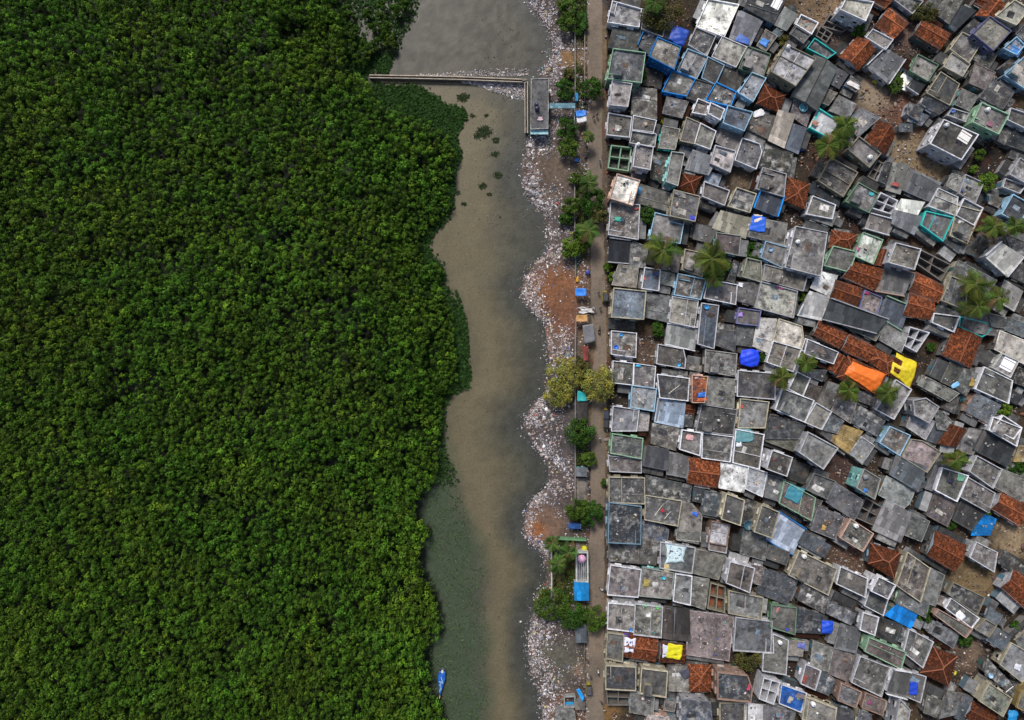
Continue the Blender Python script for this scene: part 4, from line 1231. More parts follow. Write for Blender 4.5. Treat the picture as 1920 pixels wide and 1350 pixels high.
ITEMS = """
sheet 1456 7 20 16 -62 .75,.75,.76 ; bright white panel on the dark roof at the top frame edge
cloth 1393 75 24 14 25 .05,.12,.4 ; blue and white crumpled cloth beside the patchwork sheets
cloth 1432 80 16 12 30 .04,.2,.55 ; small blue sheet against the tan hut
tank 1476 90 4.5 0 0 .65,.65,.66 ; white round tank on the black stained white roof
cloth 1590 31 13 5 25 .35,.12,.4 ; pink and violet laundry beside the white house wall
cloth 1639 154 8 6 30 .5,.42,.02 ; small yellow cloth in the sunken yard
cloth 1650 152 10 6 30 .03,.1,.5 ; blue cloth in the sunken yard
cloth 1600 160 24 9 28 .6,.56,.54 ; pale torn cloth over the small blue walled hut
tarp 1272 68 34 32 20 .006,.05,.32 3.2 ; dark blue domed tarpaulin under the olive tree
cloth 1249 222 20 25 12 .55,.48,.01 ; yellow cloth stretched between the roofs
tank 1196 272 4 0 0 .7,.7,.7 ; white round tank on the tall pale blue edged house
tank 1175 340 3.4 0 0 .75,.75,.74 ; white tank on the bright white roof
tub 1170 346 2.5 0 0 .02,.02,.025 ; black tub beside the tank on the bright white roof
cloth 1198 358 6 12 10 .02,.25,.5 ; sky blue cloth hanging by the bright white roof
cloth 1422 213 20 12 -20 .62,.6,.6 ; heap of white sacks on the grey roof
cloth 1507 257 10 14 0 .03,.01,.5 ; violet blue cloth inland of the long cream sheet roof
cloth 1502 276 12 14 10 .02,.12,.5 ; blue sheet at the lower end of the grey and dark house
tub 1505 203 8 0 0 .12,.4,.5 ; round turquoise tub on the littered roof
cloth 1527 231 12 8 30 .35,.16,.1 ; rusty red cloth on the skylight roof
tank 1629 296 5 0 0 .7,.7,.68 ; white ring tank on the tan terrace
cloth 1678 346 14 7 15 .3,.06,.05 ; rusty red bundle on the cream sheet roof
cloth 1633 364 9 6 10 .02,.3,.33 ; turquoise cloth on the grey roof by the bamboo lattice
tub 1737 215 4.5 0 0 .02,.4,.6 ; sky blue tub on the flat roof above the white walled house
tank 1772 236 4.5 0 0 .6,.6,.62 ; white ring tank on the dark terrace of the white walled house
sheet 1808 257 22 20 32 .68,.66,.63 ; pale square panel on the dark terrace
cloth 1788 296 12 4 -28 .5,.35,.02 ; yellow cloth over the lower wall of the white walled house
cloth 1803 301 8 6 0 .1,.02,.45 ; violet cloth at the foot of the white walled house
tank 1849 207 4.5 0 0 .75,.75,.75 ; white tank on the tall pale green house
cloth 1855 233 12 8 25 .25,.1,.14 ; dull crimson cloth on the pale green house roof
tub 1784 209 3.5 0 0 .02,.12,.45 ; blue drum in the gap above the white walled house
cloth 1877 358 22 14 10 .25,.3,.28 ; pale canopy cloth by the bright green yard tree
cloth 1158 411 13 8 8 .03,.28,.2 ; green cloth on the roadside roof
cloth 1298 410 12 10 15 .02,.03,.35 ; dark blue cloth in the alley
cloth 1421 410 15 14 0 .62,.52,.42 ; pale heap on the blue corner tarpaulin
tarp 1421 420 28 28 8 .01,.1,.55 0 ; bright blue tarpaulin on the corner of a grey roof
tank 1494 454 4.5 0 0 .75,.75,.74 ; white round tank on the very large grey terrace
tub 1444 468 4.5 0 0 .16,.26,.38 ; bluish tub on the pale turquoise edged roof
cloth 1208 522 6 6 20 .5,.1,.08 ; small red cloth on the blue grey roof
cloth 1227 513 9 6 10 .02,.06,.25 ; dark blue heap on the blue grey roof
cloth 1462 539 14 5 15 .5,.08,.25 ; pink cloth over the top edge of the broad tan roof
cloth 1387 590 10 8 0 .3,.18,.5 ; purple cloth on the lilac edged house
cloth 1388 534 9 7 15 .66,.65,.7 ; white cloth on the roof corner above the lilac house
tub 1324 576 4.2 0 0 .02,.28,.6 ; round blue tub on the roof below the orange tan edge
cloth 1679 432 13 14 15 .1,.2,.55 ; blue and white striped cloth at the ribbed sheet corner
cloth 1607 467 8 8 20 .3,.05,.16 ; crimson bundle between the mint terrace and the cracked white roof
cloth 1625 549 10 6 10 .3,.03,.08 ; dark red cloth on the curved junk roof
sheet 1699 470 3 3 0 .7,.7,.7 ; tiny white scrap on the dusky square terrace
tub 1164 628 3 0 0 .02,.28,.6 ; small blue tub at the upper edge of the tan roadside roof
tub 1155 651 4.2 0 0 .02,.15,.6 ; larger blue tub near the stair of the tan roadside roof
tub 1272 684 3.5 0 0 .03,.35,.6 ; sky blue tub on the grey terrace with pinkish edge
cloth 1197 685 9 5 5 .03,.33,.55 ; sky blue sheet at the top of the split grey roof
stick 1264 730 26 0 -38 .6,.55,.48 ; pale stick across the dark terrace
cloth 1316 740 16 8 -10 .02,.13,.5 ; blue cloth heap on the rust edged roof
cloth 1316 749 20 6 -5 .45,.1,.03 ; red orange cloth along the rust edged roof
cloth 1390 762 6 6 0 .5,.08,.06 ; red patch on the narrow teal edged roof
tarp 1405 671 36 32 4 .005,.045,.62 2.9 ; bright blue tarpaulin stretched between two roofs
tank 1346 788 3 0 0 .5,.5,.48 ; small ring tank on the dark terrace with blue passage
tub 1736 600 4 0 0 .05,.4,.3 ; green tub by the open turquoise rooms
cloth 1790 722 15 8 -30 .2,.45,.7 ; crescent of sky blue and white sheet on the rounded roof
cloth 1822 717 8 15 15 .3,.2,.04 ; ochre cloth on the dark rounded slab
sheet 1889 683 24 24 28 .8,.8,.82 ; bright white square panel on the pale roof
sheet 1804 748 9 9 0 .03,.3,.34 ; turquoise sheet in the lane by the long grey roof
cloth 1293 820 14 10 10 .55,.3,.3 ; red and white scattered cloth on the small roof
cloth 1396 816 32 26 5 .1,.24,.26 ; large round dull turquoise cover on a roof corner
cloth 1385 833 10 8 0 .66,.68,.74 ; white cloth below the dull turquoise cover
tarp 1489 925 30 30 25 .04,.2,.26 0 ; big teal cover on the littered roof
stick 1235 956 24 0 -55 .62,.56,.45 ; upper pale stick on the roof by the red cloth
stick 1251 966 18 0 -50 .62,.56,.45 ; lower pale stick on the roof by the red cloth
cloth 1242 957 6 6 45 .4,.02,.04 ; red cloth between two pale sticks
cloth 1303 963 11 7 30 .02,.1,.5 ; blue cloth on the tan slab behind the sticks
cloth 1332 990 5 12 25 .3,.05,.35 ; purple cloth hung on a pale grey wall
tub 1402 984 9 0 0 .03,.09,.13 ; dark blue round tub on the near black slab
cloth 1622 919 8 7 0 .04,.18,.5 ; blue cloth on the pale turquoise walled house
tank 1603 985 5 4 0 .72,.72,.7 ; white oval tank on the salmon edged roof
cloth 1544 989 8 9 20 .45,.28,.08 ; orange heap on the dark cluttered roof
cloth 1801 895 14 14 20 .12,.3,.2 ; green sheet on the roof below the thick white dividers
cloth 1781 902 10 7 8 .015,.015,.04 ; dark mat on the roof with the green sheet
cloth 1266 1037 36 36 5 .5,.62,.64 ; large white and turquoise spotted sheet spread over a roof
cloth 1250 1065 10 16 -5 .45,.36,.18 ; tan sack below the white and turquoise sheet
cloth 1212 1093 12 14 10 .3,.24,.06 ; yellow stain of spilled grain on the teal edged roof
tub 1244 1082 4.2 0 0 .03,.35,.45 ; turquoise tub on the teal edged roof
cloth 1208 1134 8 6 0 .15,.45,.2 ; pale green cloth on the top parapet
cloth 1233 1138 6 6 20 .1,.5,.05 ; bright green cloth on the top parapet
tub 1182 1180 3.4 0 0 .02,.2,.55 ; round blue tub by the roadside stair parapet
cloth 1180 1209 20 28 5 .66,.66,.74 ; white printed cloth over rust tiles
cloth 1174 1190 8 7 0 .03,.02,.4 ; deep blue cloth at the top of the printed cloth
tarp 1264 1221 28 28 10 .62,.56,.005 0 ; small bright yellow tarpaulin over a brown roof
cloth 1247 1220 10 22 2 .55,.58,.64 ; pale cloth beside the small yellow tarpaulin
cloth 1285 1262 16 18 -30 .06,.06,.08 ; dark cloth heap at the tan roof edge
cloth 1380 1052 10 5 5 .5,.36,.02 ; yellow cloth on the white double parapet
tank 1506 1042 5 4 0 .7,.7,.68 ; white ring tank on the mossy roof
cloth 1457 1143 4 12 30 .5,.14,.16 ; red streak of cloth on the pale green edged roof
cloth 1475 1180 6 5 0 .03,.06,.4 ; blue scrap on the pale green edged roof
tarp 1550 1175 22 26 5 .006,.06,.5 2.6 ; round bright blue tarpaulin in the gap by the stained roof
cloth 1609 1163 9 5 35 .22,.02,.12 ; crimson cloth hung on a white wall
cloth 1799 1154 14 16 -35 .72,.72,.76 ; crumpled white cloth on the shared roof edge
tank 1461 1203 4.5 0 0 .75,.75,.74 ; white tank on the L shaped roof
cloth 1404 1288 6 12 20 .45,.05,.1 ; red cloth on the peach house stair
cloth 1502 1210 14 10 10 .12,.14,.4 ; blue cloth on the small moss walled roof
cloth 1508 1272 6 14 30 .3,.06,.04 ; rusty plank cloth on the white walled house
tank 1523 1318 5 5 0 .75,.75,.76 ; white round tank at the bottom near the cream wall
tarp 1712 1290 15 24 5 .01,.05,.45 0 ; deep blue mat on the white framed roof
cloth 1733 1312 8 16 -10 .35,.04,.05 ; red and white cloth along the roof edge
tub 1856 1266 4.5 0 0 .25,.4,.55 ; pale blue box tub on the flat grey roof
cloth 1907 1250 12 12 20 .6,.6,.66 ; round white patch of sheet on the large blotched roof
stick 1892 1292 18 0 -40 .75,.75,.76 ; long white stick on the flat grey roof
tarp 1897 1342 18 24 10 .01,.22,.5 2.6 ; sky blue tarpaulin at the bottom below the ochre house
cloth 1790 1261 4 8 20 .5,.45,.02 ; yellow scrap in the rubble by the radiating roof
sheet 1806 1273 9 8 10 .5,.52,.5 ; pale slab lying in the brown rubble yard
cloth 1629 1317 7 7 0 .25,.05,.14 ; crimson scrap on the dusky roof by the pinkish parapet
cloth 1500 1304 16 10 15 .16,.13,.14 ; heaped grey cloth on the deep blue roof
sheet 1497 1308 6 6 0 .25,.5,.15 ; small lime panel on the deep blue roof
sheet 1903 96 20 16 30 .05,.2,.5 ; blue painted patch sheet on the multi coloured roof
"""
# ------------------------------------------------------------------ vegetation
def leaf_cloud(cent, nrm, size, col):
    """one small bent leaf face per centre; all arrays (n,3) / (n,)"""
    n = len(cent); r = rng.normal(size=(n, 3)); a = np.cross(nrm, r); a /= np.linalg.norm(a, axis=1)[:, None]+1e-9
    b = np.cross(nrm, a); s = size[:, None]
    V = np.stack([cent-a*s*.5, cent-b*s*.34+nrm*s*.08, cent+a*s*.55, cent+b*s*.34+nrm*s*.08], 1).reshape(-1, 3)
    return V, np.arange(4*n).reshape(n, 4), np.repeat(col, 4, 0)
def unit(v): return v/(np.linalg.norm(v, axis=1)[:, None]+1e-9)
def crown(R_, h, base, nclump, per, leaf, dark=.5):
    Vs, Fs, Cs, k = [], [], [], 0
    for c in range(nclump):
        a, q = random.random()*6.283, math.sqrt(random.random())*.95
        cz = math.sqrt(max(0, 1-q*q))*random.uniform(.15, 1)
        o = np.array((math.cos(a)*q*R_, math.sin(a)*q*R_, cz*h)); cr = R_*random.uniform(.16, .34)
        d = unit(rng.normal(size=(per, 3)))
        ce = o+d*cr*rng.uniform(.55, 1.05, (per, 1))*np.array((1, 1, .75))
        col = np.array(base)*random.uniform(.6, 1.35)*np.array((random.uniform(.85, 1.2), 1, random.uniform(.7, 1.1)))
        V, F, C = leaf_cloud(ce, unit(d+rng.normal(size=d.shape)*.6+np.array((0, 0, .5))), rng.uniform(.7, 1.3, per)*leaf, col*rng.uniform(.75, 1.3, (per, 1)))
        Vs.append(V); Fs.append(F+k); Cs.append(C); k += len(V)
    return np.concatenate(Vs), np.concatenate(Fs), np.concatenate(Cs)
def tree(px, py, r, hgt, base, label, name='tree', group=None, sq=1., dens=1.):
    x, y, _ = W(px, py, hgt*.75); root = tag(empty(name, (x, y, 0)), label, name.replace('_', ' '), group)
    R_ = r*S*.95
    V, F, C = crown(R_, hgt*.5, base, int((14+R_*9)*dens), 75, .34)
    V[:, 1] *= sq; V[:, 2] += hgt*.5
    o = np_mesh('crown', V, F, M['leaf'], C); o.parent = root
    t = MB(); t.tube((0, 0, -.6), (0.1, .05, hgt*.55), .09+.035*R_, 8, .06+.02*R_)
    for k in range(4):
        a = k*1.6+random.random(); t.tube((0.05, 0, hgt*.4), (math.cos(a)*R_*.6, math.sin(a)*R_*.6*sq, hgt*.75), .05+.015*R_, 6, .03)
    t.build('trunk', M['bark'], root)
    return root
def palm(px, py, r, hgt, label, base=(.058, .09, .014)):
    x, y, _ = W(px, py, hgt); root = tag(empty('palm_tree', (x, y, 0)), label, 'palm tree', 'coconut palms')
    L = r*S*.93; mb = []; cs = []
    V, F, C, k = [], [], [], 0
    nf = random.randint(15, 21)
    for i in range(nf):
        a = 6.283*i/nf*1.0+random.uniform(-.25, .25); l = L*random.uniform(.6, 1.12); up = random.uniform(.15, .75); drop = random.uniform(.35, 1.0)*l
        col = np.array(base)*random.uniform(.4, 1.5)*np.array((random.uniform(.8, 1.35), 1, 1))
        if i in (3, 11): col = np.array((.13, .085, .035)); drop = 1.2*l
        dirv = np.array((math.cos(a), math.sin(a), 0)); sd = np.array((-math.sin(a), math.cos(a), 0)); ns = 16; bend = random.uniform(-.12, .12)
        pt = lambda t: dirv*l*t+sd*bend*l*t*t+np.array((0, 0, hgt+up*l*t*1.2-drop*t*t))
        for j in range(ns):
            t0 = .12+.88*j/ns; p = pt(t0); p2 = pt(t0+.05); wv = (.5+1.1*math.sin(math.pi*min(1, t0*.95+.1)))*.2*L*.85
            for sg in (1, -1):
                tip = p+sd*sg*wv+dirv*wv*.75+np.array((0, 0, -wv*random.uniform(.3, .9)))
                V += [p, p2, tip+dirv*.06, tip]; cc = col*random.uniform(.8, 1.2); C += [cc]*4; F.append((k, k+1, k+2, k+3)); k += 4
        for j in range(4):
            p, p2 = pt(j/4), pt((j+1)/4); wv = sd*.05
            V += [p-wv, p+wv, p2+wv*.6, p2-wv*.6]; C += [col*1.5]*4; F.append((k, k+1, k+2, k+3)); k += 4
    o = np_mesh('crown', np.array(V), np.array(F), M['leaf'], np.array(C)); o.parent = root
    t = MB(); t.tube((random.uniform(-.6, .6), random.uniform(-.6, .6), -.3), (0, 0, hgt*.55), .2, 8, .15); t.tube((0, 0, hgt*.55), (0, 0, hgt+.1), .15, 8, .12)
    t.build('trunk', M['bark'], root)
    n = MB()
    for q in range(5): n.lathe((math.cos(q*1.3)*.22, math.sin(q*1.3)*.22, hgt-.3), [(.02, -.13), (.12, -.05), (.13, .03), (.06, .13)], 8)
    n.build('coconuts', M['wood'], root)
    return root
for ln in TREES.strip().splitlines():
    a, lab = ln.split(';'); a = a.split(); lab = lab.strip()
    px, py, r, hg = map(float, a[1:5])
    if a[0] == 'p': palm(px, py, r, hg, lab, (.058, .09, .014) if len(a) < 6 else (.05, .095, .018))
    else:
        base = dict(d=(.032, .078, .012), g=(.055, .1, .014), y=(.22, .22, .05), o=(.09, .09, .03), b=(.085, .15, .018))[a[5]]
        tree(px, py, r, hg, base, lab, 'shrub' if a[0] == 's' else 'tree', None, float(a[6]) if len(a) > 6 else 1.)

def forest():
    """the unbroken mangrove canopy: crown clumps of leaf faces over the flooded flat"""
    sp = .84; xs, ys = np.meshgrid(np.arange(-130, 0, sp), np.arange(-98, 100, sp*.87))
    xs = xs+(np.arange(len(ys))[:, None] % 2)*sp/2
    x = (xs+rng.uniform(-.36, .36, xs.shape)).ravel(); y = (ys+rng.uniform(-.36, .36, xs.shape)).ravel()
    big = fbm(x, y, 14, 51); mid = fbm(x, y, 4.5, 61, 2)
    zt = 1.6+2.6*big+1.4*mid+rng.normal(size=x.shape)*.8
    px0, py0 = x/S+960, 675-y/S; fr = np.clip((weed_right(np.clip(py0, -60, 1350))-px0-8)/75, .25, 1); fr = np.where(py0 > 890, np.clip((830-px0)/50, .4, 1), fr); zt = zt*fr
    k = S*(CAMH-zt)/CAMH; px, py = x/k+960, 675-y/k
    keep = inpoly(FOREST, px+rng.normal(size=x.shape)*4, py+rng.normal(size=x.shape)*4)
    keep &= ~((np.hypot(px-548, py-55)*(1+.5*mid) < 30) & (rng.random(x.shape) < .75))
    keep &= rng.random(x.shape) > np.clip((.33-mid)*4, 0.05, .7)
    x, y, zt, big, px, py = x[keep], y[keep], zt[keep], big[keep], px[keep], py[keep]
    n = len(x); per = 50
    rad = np.clip(rng.lognormal(-.64, .3, n), .33, 1.05)
    hue = fbm(x, y, 9, 71, 3); rnd = rng.random(n)
    base = np.stack([.042+.03*np.clip(hue+rnd*.5-.4, 0, 1), .088+.048*rnd, np.full(n, .009)], -1)*(.42+1.0*rng.random(n))[:, None]*(.86+.28*fbm(x, y, 25, 77, 2))[:, None]
    yel = rng.random(n) < .12; base[yel] = base[yel]*np.array((1.5, 1.25, 1.1))
    south = np.clip((py-880)/120, 0, 1)*np.clip((px-640)/120, 0, 1); base *= (1+.25*south)[:, None]; rad *= 1+.15*south
    d = rng.normal(size=(n, per, 3)); d[..., 2] = np.abs(d[..., 2])*1.25-.2; d = d/np.linalg.norm(d, axis=-1, keepdims=True)
    lump = 1+.22*np.sin(5*np.arctan2(d[..., 1], d[..., 0])+rnd[:, None]*20)
    c = np.stack([x, y, zt], -1)[:, None]+d*(rad[:, None]*lump*rng.uniform(.7, 1.02, (n, per)))[..., None]*np.array((1, 1, 1.7))
    col = base[:, None]*rng.uniform(.65, 1.4, (n, per, 1))
    nr = d+rng.normal(size=d.shape)*.3; nr[..., 2] += .15
    V, F, C = leaf_cloud(c.reshape(-1, 3), unit(nr.reshape(-1, 3)), (rad[:, None]*rng.uniform(.38, .62, (n, per))).ravel(), col.reshape(-1, 3))
    # understory leaves low between the crowns, colour darkened to deepen the gap shade
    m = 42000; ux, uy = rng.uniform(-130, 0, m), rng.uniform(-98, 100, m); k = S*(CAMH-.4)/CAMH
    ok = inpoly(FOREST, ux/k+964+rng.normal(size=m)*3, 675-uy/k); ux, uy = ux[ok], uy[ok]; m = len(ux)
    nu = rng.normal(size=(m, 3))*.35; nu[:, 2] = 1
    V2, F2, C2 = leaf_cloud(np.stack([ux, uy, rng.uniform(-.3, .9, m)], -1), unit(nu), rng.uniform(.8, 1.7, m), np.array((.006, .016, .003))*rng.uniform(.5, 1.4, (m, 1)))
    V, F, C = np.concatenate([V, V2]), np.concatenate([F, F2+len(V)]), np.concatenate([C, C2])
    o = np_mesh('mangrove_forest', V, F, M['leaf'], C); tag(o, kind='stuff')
    return n
forest()
def weeds():
    n = 190000
    px, py = rng.uniform(500, 932, n), rng.uniform(-60, 1360, n); up = rng.random(n) < .45; px[up], py[up] = rng.uniform(640, 890, up.sum()), rng.uniform(100, 760, up.sum())
    ok = inpoly(WEED, px+np.abs(rng.normal(size=n))*rng.choice((3, 10), n), py+rng.normal(size=n)*4)
    low = np.clip((py-890)/70, 0, 1); d = fbm(px, py, 22, 81); d2 = fbm(px, py, 7, 86, 2)
    ok &= rng.random(n) < np.where(low > 0, np.clip((d*.5+d2*.5-.4)*6, .05, 1)*np.clip(1.6-(px-weed_right(py)+70)/70, .35, 1), np.clip((d-.12)*3, .15, 1))
    ok &= ~((low > .4) & (px < 765))
    dense = (py < 900)
    px, py, low = px[ok], py[ok], low[ok]; n = len(px)
    z = -.49+rng.random(n)*np.where(low > .3, .03, .45)
    x, y = (px-960)*S, (675-py)*S
    g = np.array((.022, .056, .01))*(1-low)[:, None]+np.array((.06, .095, .042))*low[:, None]
    col = g*rng.uniform(.45, 1.35, (n, 1))
    nr = rng.normal(size=(n, 3))*.5; nr[:, 2] = 1
    V, F, C = leaf_cloud(np.stack([x, y, z], -1), unit(nr), rng.uniform(.28, .6, n)*np.where(low > .3, .85, 1.35), col)
    # a few loose islands of weed in the open channel
    Vs, Fs, Cs = [V], [F], [C]; k = len(V)
    for ix, iy, r in [(908, 246, 17), (895, 254, 9), (868, 181, 13), (930, 262, 8), (905, 348, 9), (933, 327, 9), (918, 363, 6), (870, 382, 6), (928, 288, 8), (885, 216, 6), (858, 360, 6), (912, 215, 5)]:
        m = int(r*r*1.3); a, q = rng.random(m)*6.283, np.sqrt(rng.random(m))*r*(.6+.5*rng.random(m))
        c = np.stack([(ix+np.cos(a)*q-960)*S, (675-iy-np.sin(a)*q*.75)*S, -.48+rng.random(m)*.1], -1)
        nr = rng.normal(size=(m, 3))*.4; nr[:, 2] = 1
        V, F, C = leaf_cloud(c, unit(nr), rng.uniform(.2, .45, m), np.array((.026, .042, .014))*rng.uniform(.5, 1.3, (m, 1)))
        Vs.append(V); Fs.append(F+k); Cs.append(C); k += len(V)
    tag(np_mesh('water_weed', np.concatenate(Vs), np.concatenate(Fs), M['leaf'], np.concatenate(Cs)), kind='stuff')
weeds()
def mangrove_edge():
    spots = [(532, 40), (560, 25), (585, 60), (545, 85), (600, 38), (620, 70), (612, 15), (575, 100), (650, 22), (665, 60), (690, 24), (700, 48), (712, 30), (683, 85), (725, 50), (705, 82), (672, 110), (690, 100), (730, 75), (655, 85), (718, 62), (648, 48), (740, 18), (715, 8), (760, 8)]
    R0 = None
    for i, (px, py) in enumerate(spots):
        r = random.uniform(9, 15)
        tree(px, py, r, random.uniform(2.2, 3.4), (.034, .075, .008) if random.random() < .7 else (.05, .085, .012), 'single bushy mangrove tree in the thin flooded fringe above the footbridge end', 'mangrove_tree', 'mangrove trees in the thin fringe', 1., .9)
mangrove_edge()

# ------------------------------------------------------------------ litter and rubble nobody could count
PAL = np.array([(.62, .6, .6), (.5, .46, .45), (.42, .36, .36), (.3, .24, .23), (.36, .36, .42), (.55, .42, .4), (.2, .2, .22), (.1, .09, .09), (.35, .27, .2), (.05, .12, .35), (.4, .08, .06), (.5, .42, .1), (.1, .3, .28), (.8, .78, .76)])
def scraps(px, py, z, size, pal, prob, flat=.35):
    n = len(px); i = rng.choice(len(pal), n, p=np.array(prob)/sum(prob)); col = pal[i]*rng.uniform(.6, 1.15, (n, 1))
    x, y = (px-960)*S, (675-py)*S
    dim = np.stack([size*rng.uniform(.5, 1.5, n), size*rng.uniform(.3, .9, n), size*flat*rng.uniform(.3, 1., n)], -1)
    u = np.array([(-.5, -.5, -.5), (.5, -.5, -.5), (.5, .5, -.5), (-.5, .5, -.5), (-.4, -.4, .5), (.4, -.45, .5), (.35, .4, .5), (-.45, .4, .5)])
    v = u[None]*dim[:, None]+rng.normal(size=(n, 8, 3))*dim[:, None]*.09
    a = rng.random(n)*6.283; t = rng.normal(size=n)*.35
    v[..., 2] += v[..., 0]*np.tan(np.clip(t, -.8, .8))[:, None]
    ca, sa = np.cos(a)[:, None], np.sin(a)[:, None]
    X = v[..., 0]*ca-v[..., 1]*sa+x[:, None]; Y = v[..., 0]*sa+v[..., 1]*ca+y[:, None]; Z = v[..., 2]+z[:, None]+dim[:, 2:3]*.4
    V = np.stack([X, Y, Z], -1).reshape(-1, 3)
    q = np.array([(3, 2, 1, 0), (4, 5, 6, 7), (0, 1, 5, 4), (1, 2, 6, 5), (2, 3, 7, 6), (3, 0, 4, 7)])
    return V, (q[None]+8*np.arange(n)[:, None, None]).reshape(-1, 4), np.repeat(col, 8, 0)
def merge(name, parts):
    k = 0; Vs, Fs, Cs = [], [], []
    for V, F, C in parts: Vs.append(V); Fs.append(F+k); Cs.append(C); k += len(V)
    return tag(np_mesh(name, np.concatenate(Vs), np.concatenate(Fs), M['litter'], np.concatenate(Cs)), kind='stuff')
def bank_litter():
    n = 240000; px, py = rng.uniform(950, 1104, n), rng.uniform(-60, 1420, n)
    d = (px-bank(py)); nz = .55*fbm(px, py, 18, 91)+.45*fbm(px, py, 5, 92, 2); n2 = fbm(px, py, 45, 95)
    den = np.interp(d, [-26, -10, 0, 6, 26, 50, 75], [0.0, .02, .25, 1.0, .75, .2, .1])*np.clip((nz-.38)*4.5, .03, 1)*np.clip(.5+n2, .3, 1)
    for (x, y, r) in [(1048, 545, 30), (1050, 585, 22), (1035, 318, 22), (1062, 112, 12), (1022, 985, 26), (1055, 1232, 20), (1062, 1060, 30), (1066, 1340, 22)]:
        den *= 1-.93*np.clip(1.6-np.hypot(px-x, py-y)/r, 0, 1)
    den = np.where(px > 1080, .06+.12*(nz > .55), den)
    den = np.where((px > 992) & (px < 1031) & (py > 143) & (py < 250), 0, den)
    ok = rng.random(n) < den; px, py, d = px[ok], py[ok], d[ok]; n = len(px)
    z = np.maximum(ground_h(px, py), -.5)+.02
    warm = (np.hypot(px-1040, py-560) < 90)
    P1 = [6, 7, 8, 7, 5, 5, 6, 9, 4, .5, .4, .4, .3, 2]
    parts = [scraps(px[~warm], py[~warm], z[~warm], rng.lognormal(-1.78, .5, (~warm).sum()), PAL, P1),
             scraps(px[warm], py[warm], z[warm], rng.lognormal(-1.78, .5, warm.sum()), PAL, [3, 4, 6, 8, 1, 7, 3, 5, 7, .2, .6, .7, .1, 1.5])]
    # litter drifting against the footbridge
    m = 2600; qx = rng.uniform(865, 985, m); qy = 152+rng.random(m)**1.5*np.clip((qx-870)/115, .05, 1)*38
    parts.append(scraps(qx, qy, np.full(m, -.49), rng.lognormal(-1.55, .35, m), PAL, P1))
    m = 700; qx = rng.uniform(780, 992, m); qy = 140-rng.random(m)**2*14*np.clip((qx-780)/150, .2, 1)
    parts.append(scraps(qx, qy, np.full(m, -.49), rng.lognormal(-1.6, .35, m), PAL, P1))
    merge('shore_litter', parts)
    m = 16000; qx = rng.uniform(740, 1025, m); qy = rng.uniform(-20, 1360, m); wr = weed_right(qy); dd = bank(qy)-qx
    ok = (qx > wr) & (dd > 2) & (rng.random(m) < np.clip(np.where(qy < 450, np.clip((qx-860)/60, .1, 1)*np.where(qy < 145, .55, .75), np.exp(-dd/45)*.8+.02)*np.clip((fbm(qx, qy, 22, 97)-.3)*4, .1, 1), 0, 1)); qx, qy = qx[ok], qy[ok]; m = len(qx)
    merge('floating_scum', [scraps(qx, qy, np.full(m, -.495), rng.lognormal(-2.0, .4, m), np.array([(.025, .028, .02), (.04, .042, .025), (.3, .28, .26), (.035, .03, .024), (.09, .08, .06)]), [6, 5, .5, 5, 4], .15)])
bank_litter()
def town_rubble():
    parts = []
    n = 60000; px, py = rng.uniform(1136, 1925, n), rng.uniform(-5, 1355, n)
    nz = fbm(px, py, 24, 101); ok = rng.random(n) < np.clip((nz-.38)*3, .06, .9)
    for (x, y, r) in [(1695, 215, 45), (1700, 95, 36), (1590, 75, 30), (1740, 300, 40), (1540, 30, 20), (1800, 1250, 40), (1590, 880, 30), (1210, 650, 26), (1575, 1045, 28), (1830, 450, 16)]:
        ok |= (np.hypot(px-x, py-y) < r*(.6+.8*nz)) & (rng.random(n) < .9)
    px, py = px[ok], py[ok]; n = len(px)
    brown = np.array([(.1, .06, .045), (.16, .07, .04), (.2, .17, .15), (.06, .05, .045), (.4, .38, .37), (.28, .22, .17), (.6, .58, .57)])
    parts.append(scraps(px, py, np.full(n, .02), rng.lognormal(-1.3, .45, n), brown, [6, 4, 5, 6, 1.6, 3, .7], .5))
    merge('yard_rubble', parts)
    parts = []
    for i, h in enumerate(HOUSES):
        if h['kind'] not in 'cn': continue
        m = int(min(40, h['area']*(random.random()**2)*1.3+4))
        if 'litter' in h['look'] or 'clutter' in h['look'] or 'junk' in h['look'] or 'scraps' in h['look']: m = int(h['area']*2.2)
        xs = [p[0] for p in h['px']]; ys = [p[1] for p in h['px']]; qx, qy = rng.uniform(min(xs), max(xs), m*2), rng.uniform(min(ys), max(ys), m*2)
        q2 = [(h['c'][0]+(a-h['c'][0])*.86, h['c'][1]+(b-h['c'][1])*.86) for a, b in h['px']]
        ok = inpoly(q2, qx, qy); qx, qy = qx[ok], qy[ok]
        if not len(qx): continue
        k = (CAMH-h['z'])/CAMH
        parts.append(scraps((qx-960)*k+960, (qy-675)*k+675, np.full(len(qx), h['z']+.01), rng.lognormal(-1.8, .55, len(qx)), PAL, [1.2, 1.5, 2, 4, 2, 1.5, 7, 9, 4, .7, .7, .4, .4, .6], .5))
    merge('roof_litter', parts)
town_rubble()

